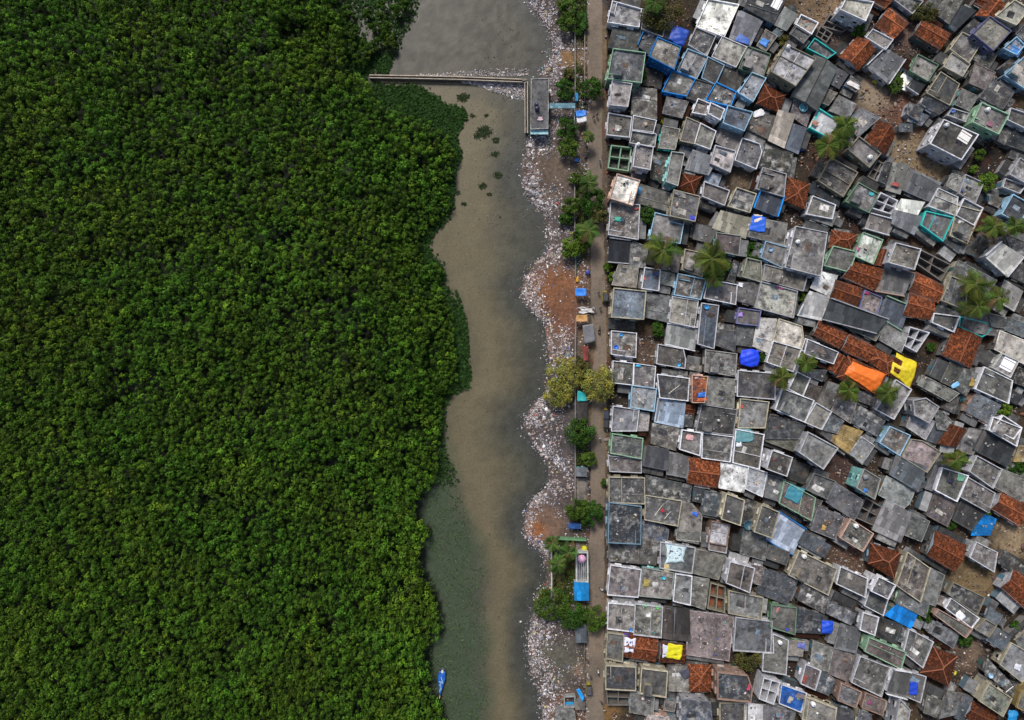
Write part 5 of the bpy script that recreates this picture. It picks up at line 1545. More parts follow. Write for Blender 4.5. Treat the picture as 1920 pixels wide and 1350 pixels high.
def roadside_weeds():
    n = 26000; px, py = rng.uniform(1079, 1100, n), rng.uniform(-5, 1355, n)
    den = sum(np.clip(1.3-abs(py-c)/w_, 0, 1) for c, w_ in ((30, 50), (160, 35), (400, 75), (700, 30), (835, 45), (960, 30), (1160, 30)))
    ok = rng.random(n) < den*np.clip((fbm(px, py, 9, 111)-.3)*4, 0, 1); px, py = px[ok], py[ok]
    m = 9000; qx, qy = rng.uniform(1138, 1920, m), rng.uniform(0, 1350, m); ok = fbm(qx, qy, 30, 115) > .62; px, py = np.r_[px, qx[ok]], np.r_[py, qy[ok]]
    m = 5000; qx, qy = rng.uniform(1035, 1078, m), rng.uniform(1012, 1130, m); ok = fbm(qx, qy, 12, 118) > .42; px, py = np.r_[px, qx[ok]], np.r_[py, qy[ok]]; n = len(px)
    nr = rng.normal(size=(n, 3))*.6; nr[:, 2] += 1
    V, F, C = leaf_cloud(np.stack([(px-960)*S, (675-py)*S, .1+rng.random(n)*.5], -1), unit(nr), rng.uniform(.2, .5, n), np.array((.05, .075, .015))*rng.uniform(.4, 1.5, (n, 1)))
    tag(np_mesh('roadside_weeds', V, F, M['leaf'], C), kind='stuff')
roadside_weeds()
# ------------------------------------------------------------------ loose things lying on roofs and in yards
def drape(name, pts_fn, nx, ny, color, label, cat, group=None, thick=.04):
    v, f = [], []
    for j in range(ny+1):
        for i in range(nx+1): v.append(pts_fn(i/nx, j/ny))
    for j in range(ny):
        for i in range(nx): a = j*(nx+1)+i; f.append((a, a+1, a+nx+2, a+nx+1))
    o = link(name, v, f, M['cloth'], None, color, smooth=True)
    s = o.modifiers.new('thickness', 'SOLIDIFY'); s.thickness = thick; s.offset = 1
    return tag(o, label, cat, group)
for ln in ITEMS.strip().splitlines():
    a, lab = ln.split(' ; '); a = a.split(); px, py, w, hh, rot = map(float, a[1:6]); col = tuple(map(float, a[6].split(',')))
    i, h = house_at(px, py); z = h['z'] if h and h['kind'] in 'cns' else (h['z']+.4 if h and h['kind'] == 'g' else .1)
    if h and h['kind'] == 's': z += .3
    if len(a) > 7 and float(a[7]) > 0: z = float(a[7])
    x, y, _ = W(px, py, z); k = S*(CAMH-z)/CAMH; r = R(rot); ca, sa = math.cos(r), -math.sin(r)
    if a[0] in ('cloth', 'tarp'):
        sx, sy = w*k, hh*k; ph = [random.random()*6.28 for _ in range(6)]; dome = a[0] == 'tarp' and len(a) > 7 and float(a[7]) > 0
        amp = .1 if not dome else .16
        def fn(u, v, sx=sx, sy=sy, x=x, y=y, z=z, ph=ph, dome=dome, amp=amp, n_=14 if a[0] == 'tarp' else 8):
            lx, ly = (u-.5)*sx, (v-.5)*sy
            w1 = .4 if n_ > 8 else 1; lx *= 1+w1*(.13*math.sin(5*v+ph[0])+.06*math.sin(13*v+ph[4])); ly *= 1+w1*(.13*math.sin(4*u+ph[1])+.06*math.sin(11*u+ph[5]))
            zz = z+.08+amp*(1+math.sin(2.3*lx+1.7*ly+ph[2])*.6+math.sin(4.7*ly-2*lx+ph[3])*.4)
            if dome: zz += .4*(1-(2*u-1)**2)*(1-(2*v-1)**2); rr = max(abs(2*u-1), abs(2*v-1)); q = math.hypot(2*u-1, 2*v-1)+1e-6; lx, ly = lx*(rr/q*.35+.65), ly*(rr/q*.35+.65)
            return (x+lx*ca-ly*sa, y+lx*sa+ly*ca, zz)
        n = 14 if a[0] == 'tarp' else 8
        o_fn = fn; o = drape('tarpaulin' if a[0] == 'tarp' else 'cloth', fn, n, n, col, lab, 'tarpaulin' if a[0] == 'tarp' else 'cloth')
        if 'spotted' in lab or 'printed' in lab or 'multi' in lab or 'striped' in lab:
            for q in range(16):                                    # printed marks on the sheet
                u, v_ = random.uniform(.15, .85), random.uniform(.15, .85); p = fn(u, v_); m = MB(); m.box((p[0], p[1], p[2]+.06), (random.uniform(.15, .5), random.uniform(.1, .3), .02), random.random()*3)
                m.build('printed_mark', M['plastic'], o, random.choice([(.05, .05, .07), (.2, .12, .05), (.02, .3, .4), (.08, .05, .2)]))
        if dome:
            zg = z-.2
            for u, v in ((.1, .1), (.9, .1), (.9, .9), (.1, .9)):
                p = fn(u, v); m = MB(); m.tube((p[0], p[1], 0), (p[0], p[1], p[2]-.02), .05, 6); po = m.build('pole', M['wood']); po.parent = o
    elif a[0] == 'sheet':
        m = MB(); m.box((0, 0, .09), (w*k, hh*k, .07), -r); o = m.build('loose_board', M['plastic'], None, col)
        for q in (-.3, .3):
            s = MB(); s.box((-math.sin(-r)*q*hh*k, math.cos(-r)*q*hh*k, .16), (w*k*.96, .08, .06), -r); s.build('batten', M['wood'], o)
        o.location = (x, y, z); tag(o, lab, 'panel')
    elif a[0] == 'tank':
        rr = w*k*.85; m = MB(); m.lathe((0, 0, 0), [(rr*.95, .02), (rr, .12), (rr, .75), (rr*.85, .92), (rr*.35, 1.0)], 20); o = m.build('water_tank', M['plastic'], None, col, True); o.location = (x, y, z)
        m = MB(); m.lathe((0, 0, 1.0), [(rr*.36, -.05), (rr*.36, .06), (rr*.28, .1)], 14); m.build('lid', M['plastic'], o, mul(col, .5)); tag(o, lab, 'water tank')
    elif a[0] == 'tub':
        rr = w*k; m = MB(); hgt = .45 if rr < .7 else .6
        m.lathe((0, 0, 0), [(rr*.8, .01), (rr, hgt), (rr*.92, hgt), (rr*.74, .08), (.02, .07)], 20); o = m.build('tub', M['plastic'], None, col, True); o.location = (x, y, z); tag(o, lab, 'tub')
    elif a[0] == 'stick':
        l = w*k; m = MB(); m.tube((-l/2*ca, -l/2*sa, .1), (l/2*ca, l/2*sa, .14), .07, 8, .05); o = m.build('wooden_pole', M['plastic'], None, col); o.location = (x, y, z); tag(o, lab, 'pole')
# big tarpaulins tied over hip roofs
def roof_tarp(px, py, quad, color, label, holes=()):
    i, h = house_at(px, py); PP, z0, sl, gable, (cx, cy) = h['hip']
    def hz(x, y):
        d = []
        for a, b in edge_list([tuple(p) for p in PP]):
            u = (b-a).normalized(); d.append((Vector((x-cx, y-cy))-a).dot(Vector((-u.y, u.x))))
        return z0+sl*max(-.6, min(d))
    Q = [Vector(W(*p, h['z']+.6)[:2]) for p in quad]; n = 22; v, f = [], []; idx = {}
    for j in range(n+1):
        for k in range(n+1):
            u, w = k/n, j/n; p = Q[0].lerp(Q[1], u).lerp(Q[3].lerp(Q[2], u), w)
            p = p+Vector((math.sin(w*9+u*3), math.cos(u*8+w*2)))*.1
            idx[k, j] = len(v); v.append((p.x, p.y, hz(p.x, p.y)+.17+.04*math.sin(u*30+w*8)+.03*math.sin(w*26)))
    for j in range(n):
        for k in range(n):
            if any((a <= k/n <= b and c <= j/n <= d) for a, b, c, d in holes): continue
            f.append((idx[k, j+1], idx[k+1, j+1], idx[k+1, j], idx[k, j]))
    o = link('tarpaulin', v, f, M['cloth'], None, color, smooth=True)
    s = o.modifiers.new('thickness', 'SOLIDIFY'); s.thickness = .04; s.offset = 1
    tag(o, label, 'tarpaulin')
t = lambda a, b: (1520+a*1.4815, 600+b*1.4815)
roof_tarp(1625, 705, [t(54, 53), t(97, 69), t(83, 93), t(43, 68)], (.72, .15, .012), 'vivid orange tarpaulin tied over the ridge of a tiled hip roof')
roof_tarp(1700, 695, [t(111, 42), t(137, 54), t(128, 86), t(102, 66)], (.62, .48, .008), 'large bright yellow tarpaulin with two square gaps on a tiled roof', ((.0, .28, .22, .42), (.05, .3, .62, .86)))

# ------------------------------------------------------------------ shore side: walls, footbridge, block, stalls, compound
def low_wall(pts, h_, t_, color, label, z0=-.3, cat='wall'):
    m = MB()
    for (a, b), (c, d) in zip(pts, pts[1:]):
        p, q = Vector(W(a, b, h_)[:2]), Vector(W(c, d, h_)[:2]); l = q-p
        m.box((*((p+q)/2), (h_+z0)/2), (l.length+t_*.3, t_, h_-z0), math.atan2(l.y, l.x))
    r = m.build('low_wall', M['paint'], None, color); tag(r, label, cat, None, 'thing')
    return r
low_wall([(1078, -60), (1078.5, 190)], 1.1, .22, (.2, .19, .17), 'weathered grey shore wall running from the top frame edge to the corridor')
low_wall([(1077, 205), (1077.5, 243)], 1.1, .22, (.25, .32, .36), 'short bluish wall below the pale blue corridor')
low_wall([(1077.5, 340), (1078, 455)], 1.0, .22, (.22, .21, .19), 'grey shore wall behind the trees beside the palms')
low_wall([(1080, 482), (1079, 520)], .9, .16, (.1, .25, .2), 'short greenish wall below the small teal cloth')
low_wall([(1080, 596), (1078, 700)], 1.0, .24, (.24, .2, .18), 'pinkish grey shore wall beside the orange canopy and rust shed')
low_wall([(1079, 728), (1078.5, 935)], 1.0, .22, (.2, .19, .18), 'long dark shore wall between the yellowish trees and dense green tree')
low_wall([(1096.5, 58), (1096.5, 192)], .8, .2, (.24, .2, .17), 'low kerb wall on the road edge at the top of the shore')
low_wall([(1101, 752), (1101, 800)], .8, .16, (.2, .18, .17), 'short kerb wall below the teal canopy')
low_wall([(1100.5, 895), (1100.5, 940)], .8, .18, (.2, .18, .16), 'short kerb wall below the grey teal shed')
low_wall([(1096, 1205), (1095, 1290)], .7, .16, (.16, .13, .1), 'thin brown kerb wall above the lower blue tarpaulin')
low_wall([(1140, 5), (1138, 135)], .5, .15, (.03, .03, .04), 'dark gutter wall along the topmost roadside houses')

def footbridge():
    x0, y0, _ = W(693, 144, .9); root = tag(empty('footbridge', (x0, y0, -.5)), 'long narrow concrete footbridge with twin cream rails crossing the water', 'footbridge')
    P = [(693, 142.8), (770, 144), (860, 146), (987, 151.2)]; Q = [(986.6, 153), (987, 249)]
    L = lambda p, z: Vector((*W(*p, z)[:2], z))-root.location
    def bar(name, pts, off, wd, z0, z1, mat, col):
        m = MB()
        for a, b in zip(pts, pts[1:]):
            p, q = L(a, z1), L(b, z1); d = (q-p); u = Vector((d.x, d.y)).normalized(); nn = Vector((-u.y, u.x))
            c = (p+q)/2+Vector((*(nn*off), 0)); m.box((c.x, c.y, (z0+z1)/2+.5), (d.xy.length+.02, wd, z1-z0), math.atan2(u.y, u.x))
        return m.build(name, mat, root, col)
    for s in (P, Q):
        bar('deck', s, 0, .75, .15, .32, M['conc'], (.05, .04, .035))
        bar('rail', s, .3, .15, .3, .8, M['paint'], (.5, .43, .34)); bar('rail', s, -.3, .15, .3, .79, M['paint'], (.46, .39, .31))
    m = MB()
    for t_ in np.linspace(0, 1, 24):
        px = 693+t_*292; p = L((px, 142.8+8.4*t_), .2); m.box((p.x, p.y, -.35+.5), (.25, .7, 1.1))
    o = m.build('piers', M['conc'], root, (.12, .1, .09))
    # the L end cap
    m = MB(); p = L((982, 149.6), .95); m.box((p.x, p.y, 1.5), (.8, .5, .12)); m.build('corner_cap', M['paint'], root, (.2, .17, .14))
footbridge()
def toilet_block():
    z = 3.6; q = [(995.5, 148), (1029.5, 147), (1028, 242), (994.5, 243)]
    poly = [W(*p, z)[:2] for p in q][::-1]; cx, cy = sum(p[0] for p in poly)/4, sum(p[1] for p in poly)/4
    root = tag(empty('concrete_block', (cx, cy, 0)), 'long grey concrete block at the footbridge end with pale turquoise end wall', 'building')
    P = [(a-cx, b-cy) for a, b in poly]
    m = MB(); m.prism(inset(P, .15), -1.2, z-.15); m.build('wall', M['paint'], root, (.3, .45, .5))
    m = MB(); m.prism(P, z-.17, z); m.build('roof', M['conc'], root, (.085, .083, .085))
    m = MB(); m.ring(P, inset(P, .16), z-.02, z+.2); m.build('rim', M['conc'], root, (.24, .24, .23))
    e = MB(); a, b = Vector(P[0]), Vector(P[1])
    p, q2 = Vector(W(994.8, 244, z)[:2])-Vector((cx, cy)), Vector(W(1028, 243, z)[:2])-Vector((cx, cy)); mid = (p+q2)/2
    e.box((mid.x, mid.y-.35, z-.55), (q2.x-p.x, .9, .14)); e.build('awning', M['paint'], root, (.36, .6, .64))
    for k in range(3):
        w_ = MB(); w_.box((mid.x-1.3+1.3*k, mid.y+.11, 1.7), (.8, .12, .9)); wo = w_.build('window', M['plastic'], root, (.2, .3, .34))
        w_ = MB(); w_.box((mid.x-1.3+1.3*k, mid.y+.08, 1.7), (.62, .12, .72)); w_.build('pane', M['pane'], wo)
    for (tx, ty, lab) in ((1006, 195, 'upper of two dark navy water tanks on the concrete block'), (1006.5, 202.5, 'lower of two dark navy water tanks on the concrete block')):
        x, y, _ = W(tx, ty, z+1); m = MB(); m.lathe((0, 0, 0), [(.42, .02), (.45, .2), (.45, 1.0), (.3, 1.2), (.14, 1.28)], 18); o = m.build('water_tank', M['plastic'], None, (.02, .03, .07), True); o.location = (x, y, z+.005)
        m = MB(); m.lathe((0, 0, 1.28), [(.16, -.04), (.16, .06)], 12); m.build('lid', M['plastic'], o, (.05, .06, .09)); tag(o, lab, 'water tank', 'navy water tanks')
    x, y, _ = W(1013, 223, z); drape('cloth', lambda u, v: (x+(u-.5)*1.1*(1+.3*math.sin(7*v)), y+(v-.5)*.8, z+.05+.08*math.sin(9*u+5*v)+.08), 7, 7, (.5, .36, .4), 'pinkish white rag on the concrete block roof', 'cloth')
toilet_block()
def flat_roof(name, quad, z, roofmat, rcol, label, cat, wall=None, posts=True, walls=False, tilt=.15, thick=.07):
    """stall, canopy or shed: a roof sheet on posts or on walls"""
    poly = [W(*p, z)[:2] for p in quad][::-1]; cx, cy = sum(p[0] for p in poly)/4, sum(p[1] for p in poly)/4
    root = tag(empty(name, (cx, cy, 0)), label, cat); P = [(a-cx, b-cy) for a, b in poly]; n = len(P)
    xs = [p[0] for p in P]; zz = [z+tilt*(p[0]-min(xs))/(max(xs)-min(xs)+.01) for p in P]
    if roofmat == 'cloth':
        v, f = [], []; G = 10; A = [Vector(p) for p in P]
        for j in range(G+1):
            for i in range(G+1):
                u, w = i/G, j/G; p = A[0].lerp(A[1], u).lerp(A[3].lerp(A[2], u), w); v.append((p.x, p.y, z+.05+tilt*u-.25*math.sin(math.pi*u)*math.sin(math.pi*w)*.6+.05*math.sin(7*u+5*w)))
        for j in range(G):
            for i in range(G): a = j*(G+1)+i; f.append((a, a+1, a+G+2, a+G+1))
        o = link('roof', v, f, M['cloth'], root, rcol, smooth=True); s = o.modifiers.new('thickness', 'SOLIDIFY'); s.thickness = .04
    else:
        v = [(x, y, k-thick) for (x, y), k in zip(P, zz)]+[(x, y, k) for (x, y), k in zip(P, zz)]
        f = [tuple(range(n-1, -1, -1)), tuple(range(n, 2*n))]+[(a, (a+1) % n, n+(a+1) % n, n+a) for a in range(n)]
        link('roof', v, f, M[roofmat], root, rcol, ground_uv(v, f, 0))
    I = inset(P, .18)
    if walls:
        m = MB(); m.prism(I, -.4, z-.12); m.build('wall', M['paint'], root, wall)
        d = MB(); d.box((I[1][0]+.01, cy*0, .95), (.08, .9, 1.9)); d.build('door', M['plastic'], root, (.1, .12, .12))
    if posts:
        for (a, b) in I: m = MB(); m.tube((a, b, -.1), (a, b, z-.08), .06, 6); m.build('post', M['wood'], root)
    return root
flat_roof('covered_corridor', [(1030, 193.5), (1078.5, 193.5), (1078.5, 203), (1030, 203)], 2.7, 'sheet', (.16, .3, .36), 'pale blue roofed corridor joining the concrete block to the shore wall', 'corridor', (.3, .45, .5), True, False, .05)
flat_roof('street_stall', [(1080, 212), (1098, 209), (1100, 228), (1082, 231)], 2.4, 'cloth', (.5, .5, .52), 'roadside stall with pale and bright blue cloth top below the corridor', 'stall')
flat_roof('stall_awning', [(1080, 208), (1099, 207), (1099, 217), (1080, 219)], 2.62, 'cloth', (.01, .17, .6), 'bright blue awning over the upper half of the pale stall', 'awning', None, True, False, .1)
flat_roof('street_stall', [(1078, 541), (1099, 541), (1099, 555), (1079, 555)], 2.3, 'cloth', (.01, .17, .62), 'bright blue canopied stall beside the orange soil mound', 'stall')
flat_roof('street_stall', [(1081, 591), (1101, 590), (1102, 603), (1080, 603)], 2.4, 'cloth', (.42, .22, .07), 'orange tan canopied stall at the road below the pale heap', 'stall')
flat_roof('lean_to', [(1092, 610), (1113, 607), (1116, 640), (1096, 645)], 2.2, 'cloth', (.12, .12, .13), 'grey plastic lean to below the orange tan canopy', 'shelter')
flat_roof('market_shed', [(1092, 650), (1103, 648), (1103, 676), (1094, 676)], 2.5, 'sheet', (.22, .05, .04), 'narrow rust red roofed shed on the road edge', 'shed', (.16, .12, .1), False, True)
flat_roof('street_stall', [(1083, 732), (1099, 738), (1100, 752), (1082, 752)], 2.4, 'cloth', (.01, .32, .32), 'teal canopied stall under the yellowish feathery trees', 'stall')
flat_roof('market_shed', [(1081, 753), (1101, 753), (1101, 788), (1081, 788)], 2.0, 'sheet', (.05, .045, .042), 'dark sheet roofed shed below the teal canopy', 'shed', (.12, .11, .1), False, True)
flat_roof('market_shed', [(1079, 876), (1102, 877), (1100, 894), (1079, 893)], 2.5, 'sheet', (.15, .16, .17), 'grey roofed shed with turquoise road side edge', 'shed', (.05, .35, .33), False, True)
flat_roof('concrete_platform', [(1081, 897), (1099, 897), (1099, 938), (1081, 938)], .6, 'conc', (.15, .13, .11), 'pale concrete platform below the grey teal shed', 'platform', (.2, .18, .16), False, True, 0)
flat_roof('street_stall', [(1066, 981), (1090, 982), (1090, 992), (1066, 991)], 1.8, 'sheet', (.03, .1, .32), 'small blue topped stall below the dense green tree', 'stall', (.05, .1, .2), False, True, .02)
flat_roof('market_shed', [(1079, 1172), (1100, 1172), (1100, 1205), (1078, 1205)], 2.4, 'sheet', (.1, .115, .13), 'blue grey sheet shed under the tree by the road', 'shed', (.16, .17, .18), False, True)
flat_roof('market_shed', [(1079, 1316), (1097, 1316), (1097, 1331), (1078, 1331)], 2.1, 'sheet', (.16, .14, .12), 'small grey hut below the lower blue tarpaulin', 'hut', (.2, .2, .2), False, True)
flat_roof('street_stall', [(1080, 1293), (1086, 1290), (1096, 1306), (1092, 1316), (1078, 1304)][:4], 2.2, 'cloth', (.01, .25, .6), 'sky blue tarpaulin shelter above the small grey hut', 'shelter')
flat_roof('concrete_house', [(1042, 1330), (1078, 1333), (1082, 1365), (1038, 1365)], 2.8, 'conc', (.12, .12, .115), 'grey concrete roof with white scraps at the bottom of the shore', 'slab house', (.2, .2, .2), False, True, 0)
def pen():
    q = [(1057, 1306), (1079, 1305), (1079, 1327), (1057, 1327)]; z = 1.6; poly = [W(*p, z)[:2] for p in q][::-1]
    cx, cy = sum(p[0] for p in poly)/4, sum(p[1] for p in poly)/4; P = [(a-cx, b-cy) for a, b in poly]
    r = tag(empty('open_tank', (cx, cy, 0)), 'square grey walled open tank with blue sheet beside the small hut', 'tank')
    m = MB(); m.ring(P, inset(P, .25), -.3, z); m.build('wall', M['paint'], r, (.26, .26, .26))
    m = MB(); m.prism(inset(P, .27), -.2, .3); m.build('floor', M['conc'], r, (.02, .025, .03))
    m = MB(); m.box((0, -.75, .75), (2.0, .7, .06)); m.build('cover_sheet', M['plastic'], r, (.02, .22, .45))
pen()
# walled compound with the blue roofed shrine
low_wall([(1034, 1008), (1034.5, 1118)], 1.5, .26, (.5, .48, .44), 'pale whitewashed compound wall along the water behind the palms')
low_wall([(1036, 1010), (1099, 1013)], 1.6, .42, (.12, .27, .13), 'mint green topped wall across the upper end of the compound')
def shrine():
    z = 2.2; q = [(1079.5, 1035), (1103, 1035), (1103.5, 1093), (1080, 1093)]
    poly = [W(*p, z)[:2] for p in q][::-1]; cx, cy = sum(p[0] for p in poly)/4, sum(p[1] for p in poly)/4; P = [(a-cx, b-cy) for a, b in poly]
    r = tag(empty('shrine', (cx, cy, 0)), 'open white railed shrine court with a pink canopy dome beside the road', 'shrine')
    m = MB(); m.ring(P, inset(P, .3), -.3, z); m.build('wall', M['paint'], r, (.45, .47, .45))
    m = MB(); m.prism(inset(P, .32), -.2, .25); m.build('floor', M['conc'], r, (.12, .12, .13))
    m = MB()
    for k in range(5): m.box((-.9+k*.4, -1.2, z-.2), (.07, 4.4, .1))
    m.build('rafters', M['plastic'], r, (.4, .42, .44))
    x, y, _ = W(1091, 1049, 2.4); m = MB(); m.lathe((x-cx, y-cy, 1.5), [(.95, .5), (.9, .6), (.6, .95), (.25, 1.15), (.05, 1.3)], 24); m.build('dome', M['plastic'], r, (.55, .24, .4), True)
    for a in range(12):
        b = a*math.pi/6; m = MB(); m.tube((x-cx+math.cos(b)*.9, y-cy+math.sin(b)*.9, 2.14), (x-cx+math.cos(b)*.2, y-cy+math.sin(b)*.2, 2.72), .05, 5); m.build('dome_rib', M['plastic'], r, (.7, .6, .68))
    for a in range(4):
        b = a*math.pi/2+.78; m = MB(); m.tube((x-cx+math.cos(b)*.8, y-cy+math.sin(b)*.8, .2), (x-cx+math.cos(b)*.8, y-cy+math.sin(b)*.8, 2.1), .07, 6); m.build('pillar', M['plastic'], r, (.4, .4, .42))
shrine()
flat_roof('shrine_hall', [(1075.5, 1091), (1104, 1092), (1104, 1126), (1077, 1126)], 2.9, 'sheet', (.01, .24, .6), 'bright sky blue roofed hall at the lower end of the shrine court', 'hall', (.4, .42, .42), False, True, .2)
i0 = W(1096, 1029, .8)
m = MB(); m.lathe((0, 0, 0), [(.5, .02), (.62, .4), (.5, .7), (.1, .75)], 12); o = m.build('tub', M['plastic'], None, (.5, .5, .02)); o.location = (i0[0], i0[1], 0); tag(o, 'lime yellow drum above the shrine court', 'drum')
i0 = W(1102.5, 510, .9)
m = MB(); m.lathe((0, 0, 0), [(.48, .02), (.52, .5), (.48, .95), (.3, 1.0), (.05, 1.01)], 16); o = m.build('drum', M['plastic'], None, (.01, .03, .2)); o.location = (i0[0], i0[1], 0); tag(o, 'dark blue round drum on the road edge above the blue stall', 'drum')
x, y, _ = W(1083, 476, .6); drape('cloth', lambda u, v: (x+(u-.5)*.9+.3*v, y+(v-.5)*1.3, 1.0+.3*math.sin(4*u+3*v)), 7, 7, (.01, .25, .24), 'small teal cloth hung at the lower end of the wall trees', 'cloth')
x2, y2, _ = W(1082, 524, .3); drape('cloth', lambda u, v: (x2+(u-.5)*.6, y2+(v-.5)*1.1, .2+.1*math.sin(6*u+3*v)+.1), 6, 6, (.55, .28, .01), 'orange cloth on the ground above the blue stall', 'cloth')
x3, y3, _ = W(1080.5, 183, 1.0); drape('cloth', lambda u, v: (x3+(u-.5)*.9*math.sin(math.pi*(.15+.7*v)), y3+(v-.5)*1.9, 1.25+.15*math.sin(6*u+3*v)), 7, 7, (.02, .2, .42), 'blue cloth hung on the shore wall above the corridor', 'cloth')
x4, y4, _ = W(1100, 582, .5); drape('cloth', lambda u, v: (x4+(u-.5)*3*(1+.2*math.sin(8*v)), y4+(v-.5)*1.3*(1+.3*math.sin(7*u)), .35+.2*math.sin(9*u+5*v)+.12*math.sin(15*v)), 14, 10, (.5, .48, .47), 'heap of pale plastic at the road above the orange tan stall', 'cloth')
x5, y5, _ = W(1081, 300, .4); drape('cloth', lambda u, v: (x5+(u-.5)*.9, y5+(v-.5)*.7, .3+.1*math.sin(6*u+3*v)+.1), 6, 6, (.02, .2, .55), 'small blue cloth on the litter by the motorbikes', 'cloth')

def boat():
    x, y, _ = W(827.5, 1279, 0); root = tag(empty('boat', (x, y, -.5)), 'slender wooden boat covered in blue sheeting moored by the mangroves', 'boat'); ang = R(-6)+math.pi
    n = 15; prof = []; L = 6.0
    for i in range(n+1):
        t_ = i/n; prof.append((L*(.5-t_), .95*math.sin(math.pi*(.2+.8*t_)**.9)**.85*(.62+.38*math.sin(math.pi*min(1, t_+.25)))*.82+.03))
    prof = [(a, b if a > -2.9 else .03) for a, b in prof]
    rot = lambda a, b: (-b*math.cos(ang)-(-a)*math.sin(ang)*-1*0+a*math.sin(ang)*0, 0)
    ca, sa = math.cos(R(84)), math.sin(R(84))
    T = lambda a, b, z: (a*ca-b*sa, a*sa+b*ca, z)
    v, f = [], []; K = 7
    for a, b in prof:
        for k in range(K):
            th = math.pi*k/(K-1); v.append(T(a, -math.cos(th)*b, .55+.25*(a/3)**2*.6-math.sin(th)*.6))
    for i in range(n):
        for k in range(K-1): q = i*K+k; f.append((q, q+1, q+K+1, q+K))
    f.append(tuple(range(K))); h_ = link('hull', v, f, M['gloss'], root, (.02, .09, .22), smooth=True); s = h_.modifiers.new('t', 'SOLIDIFY'); s.thickness = .05
    v, f = [], []; K = 9
    for i, (a, b) in enumerate(prof):
        for k in range(K):
            u = k/(K-1); v.append(T(a, (u*2-1)*(b+.05), .62+.25*(a/3)**2*.6+.2*math.sin(math.pi*u)+.09*math.sin(3.1*a+7*u)+.06*math.sin(7*a-9*u)))
    for i in range(1, n):
        for k in range(K-1): q = i*K+k; f.append((q, q+1, q+K+1, q+K))
    c = link('blue_cover', v, f, M['cloth'], root, (.008, .1, .42), smooth=True); s = c.modifiers.new('t', 'SOLIDIFY'); s.thickness = .03
    for k, (a, b, l, w, rr) in enumerate([(.6, -.15, 1.5, .16, .35), (-.1, .12, 1.2, .12, -.5), (-.9, -.05, 1.3, .13, .2), (.2, .2, .7, .2, 1.2), (-1.6, .1, .9, .1, -.1)]):
        m = MB(); p = T(a, b, .97); m.box(p, (l, w, .05), R(84)+rr); m.build('fold', M['cloth'], c, (.3, .45, .62))
    m = MB(); m.tube(T(-2.85, 0, .85), T(-3.5, 0, 1.1), .12, 8, .06); m.build('prow', M['plastic'], root, (.55, .36, .06))
    m = MB(); m.box(T(2.55, 0, .82), (.6, .4, .25), R(84)); m.build('motor', M['plastic'], root, (.6, .55, .42))
    m = MB(); m.box(T(3.02, 0, .75), (.1, 1.0, .2), R(84)); m.build('transom', M['wood'], root)
boat()

# ------------------------------------------------------------------ road life: rickshaws, motorbikes, people
def rickshaw(px, py, deg, label, col):
    x, y, _ = W(px, py, 1); root = tag(empty('auto_rickshaw', (x, y, .012)), label, 'auto rickshaw', 'auto rickshaws by the road'); root.rotation_euler.z = R(deg)
    m = MB(); m.prism([(-.65, -1.2), (.65, -1.2), (.65, .5), (.3, 1.35), (-.3, 1.35), (-.65, .5)], .3, .85, 0, [(-.62, -1.2), (.62, -1.2), (.6, .55), (.25, 1.2), (-.25, 1.2), (-.6, .55)]); m.build('body', M['gloss'], root, (.25, .2, .02))
    m = MB(); m.prism([(-.64, -1.15), (.64, -1.15), (.6, .75), (-.6, .75)], 1.55, 1.75, 0, [(-.5, -1.0), (.5, -1.0), (.48, .62), (-.48, .62)]); m.build('canopy', M['cloth'], root, col)
    m = MB(); m.box((0, .85, 1.2), (1.05, .05, .7), 0); m.build('windscreen', M['pane'], root)
    for a, b in ((-.6, -1.1), (.6, -1.1), (.58, .7), (-.58, .7)): m = MB(); m.tube((a, b, .8), (a, b, 1.6), .03, 5); m.build('pillar', M['rubber'], root)
    for a, b in ((-.58, -.85), (.58, -.85), (0, 1.1)): m = MB(); m.tube((a-.07, b, .22), (a+.07, b, .22), .22, 12); m.build('wheel', M['rubber'], root)
def motorbike(px, py, deg, label, col):
    x, y, _ = W(px, py, .6); root = tag(empty('motorbike', (x, y, .012)), label, 'motorbike', 'motorbikes on the road'); root.rotation_euler.z = R(deg)
    for b in (-.65, .65): m = MB(); m.tube((-.05, b, .3), (.05, b, .3), .3, 14); m.build('wheel', M['rubber'], root)
    m = MB(); m.box((0, -.25, .72), (.26, .75, .12)); m.build('seat', M['rubber'], root)
    m = MB(); m.box((0, .22, .75), (.28, .45, .26), 0, 0); m.box((0, 0, .42), (.2, .7, .3)); m.build('tank', M['gloss'], root, col)
    m = MB(); m.tube((-.34, .5, 1.0), (.34, .5, 1.0), .025, 6); m.tube((0, .65, .3), (0, .48, 1.0), .035, 6); m.build('handlebar', M['rubber'], root)
    m = MB(); m.box((0, .62, .85), (.18, .1, .18)); m.build('headlight', M['plastic'], root, (.6, .6, .55))
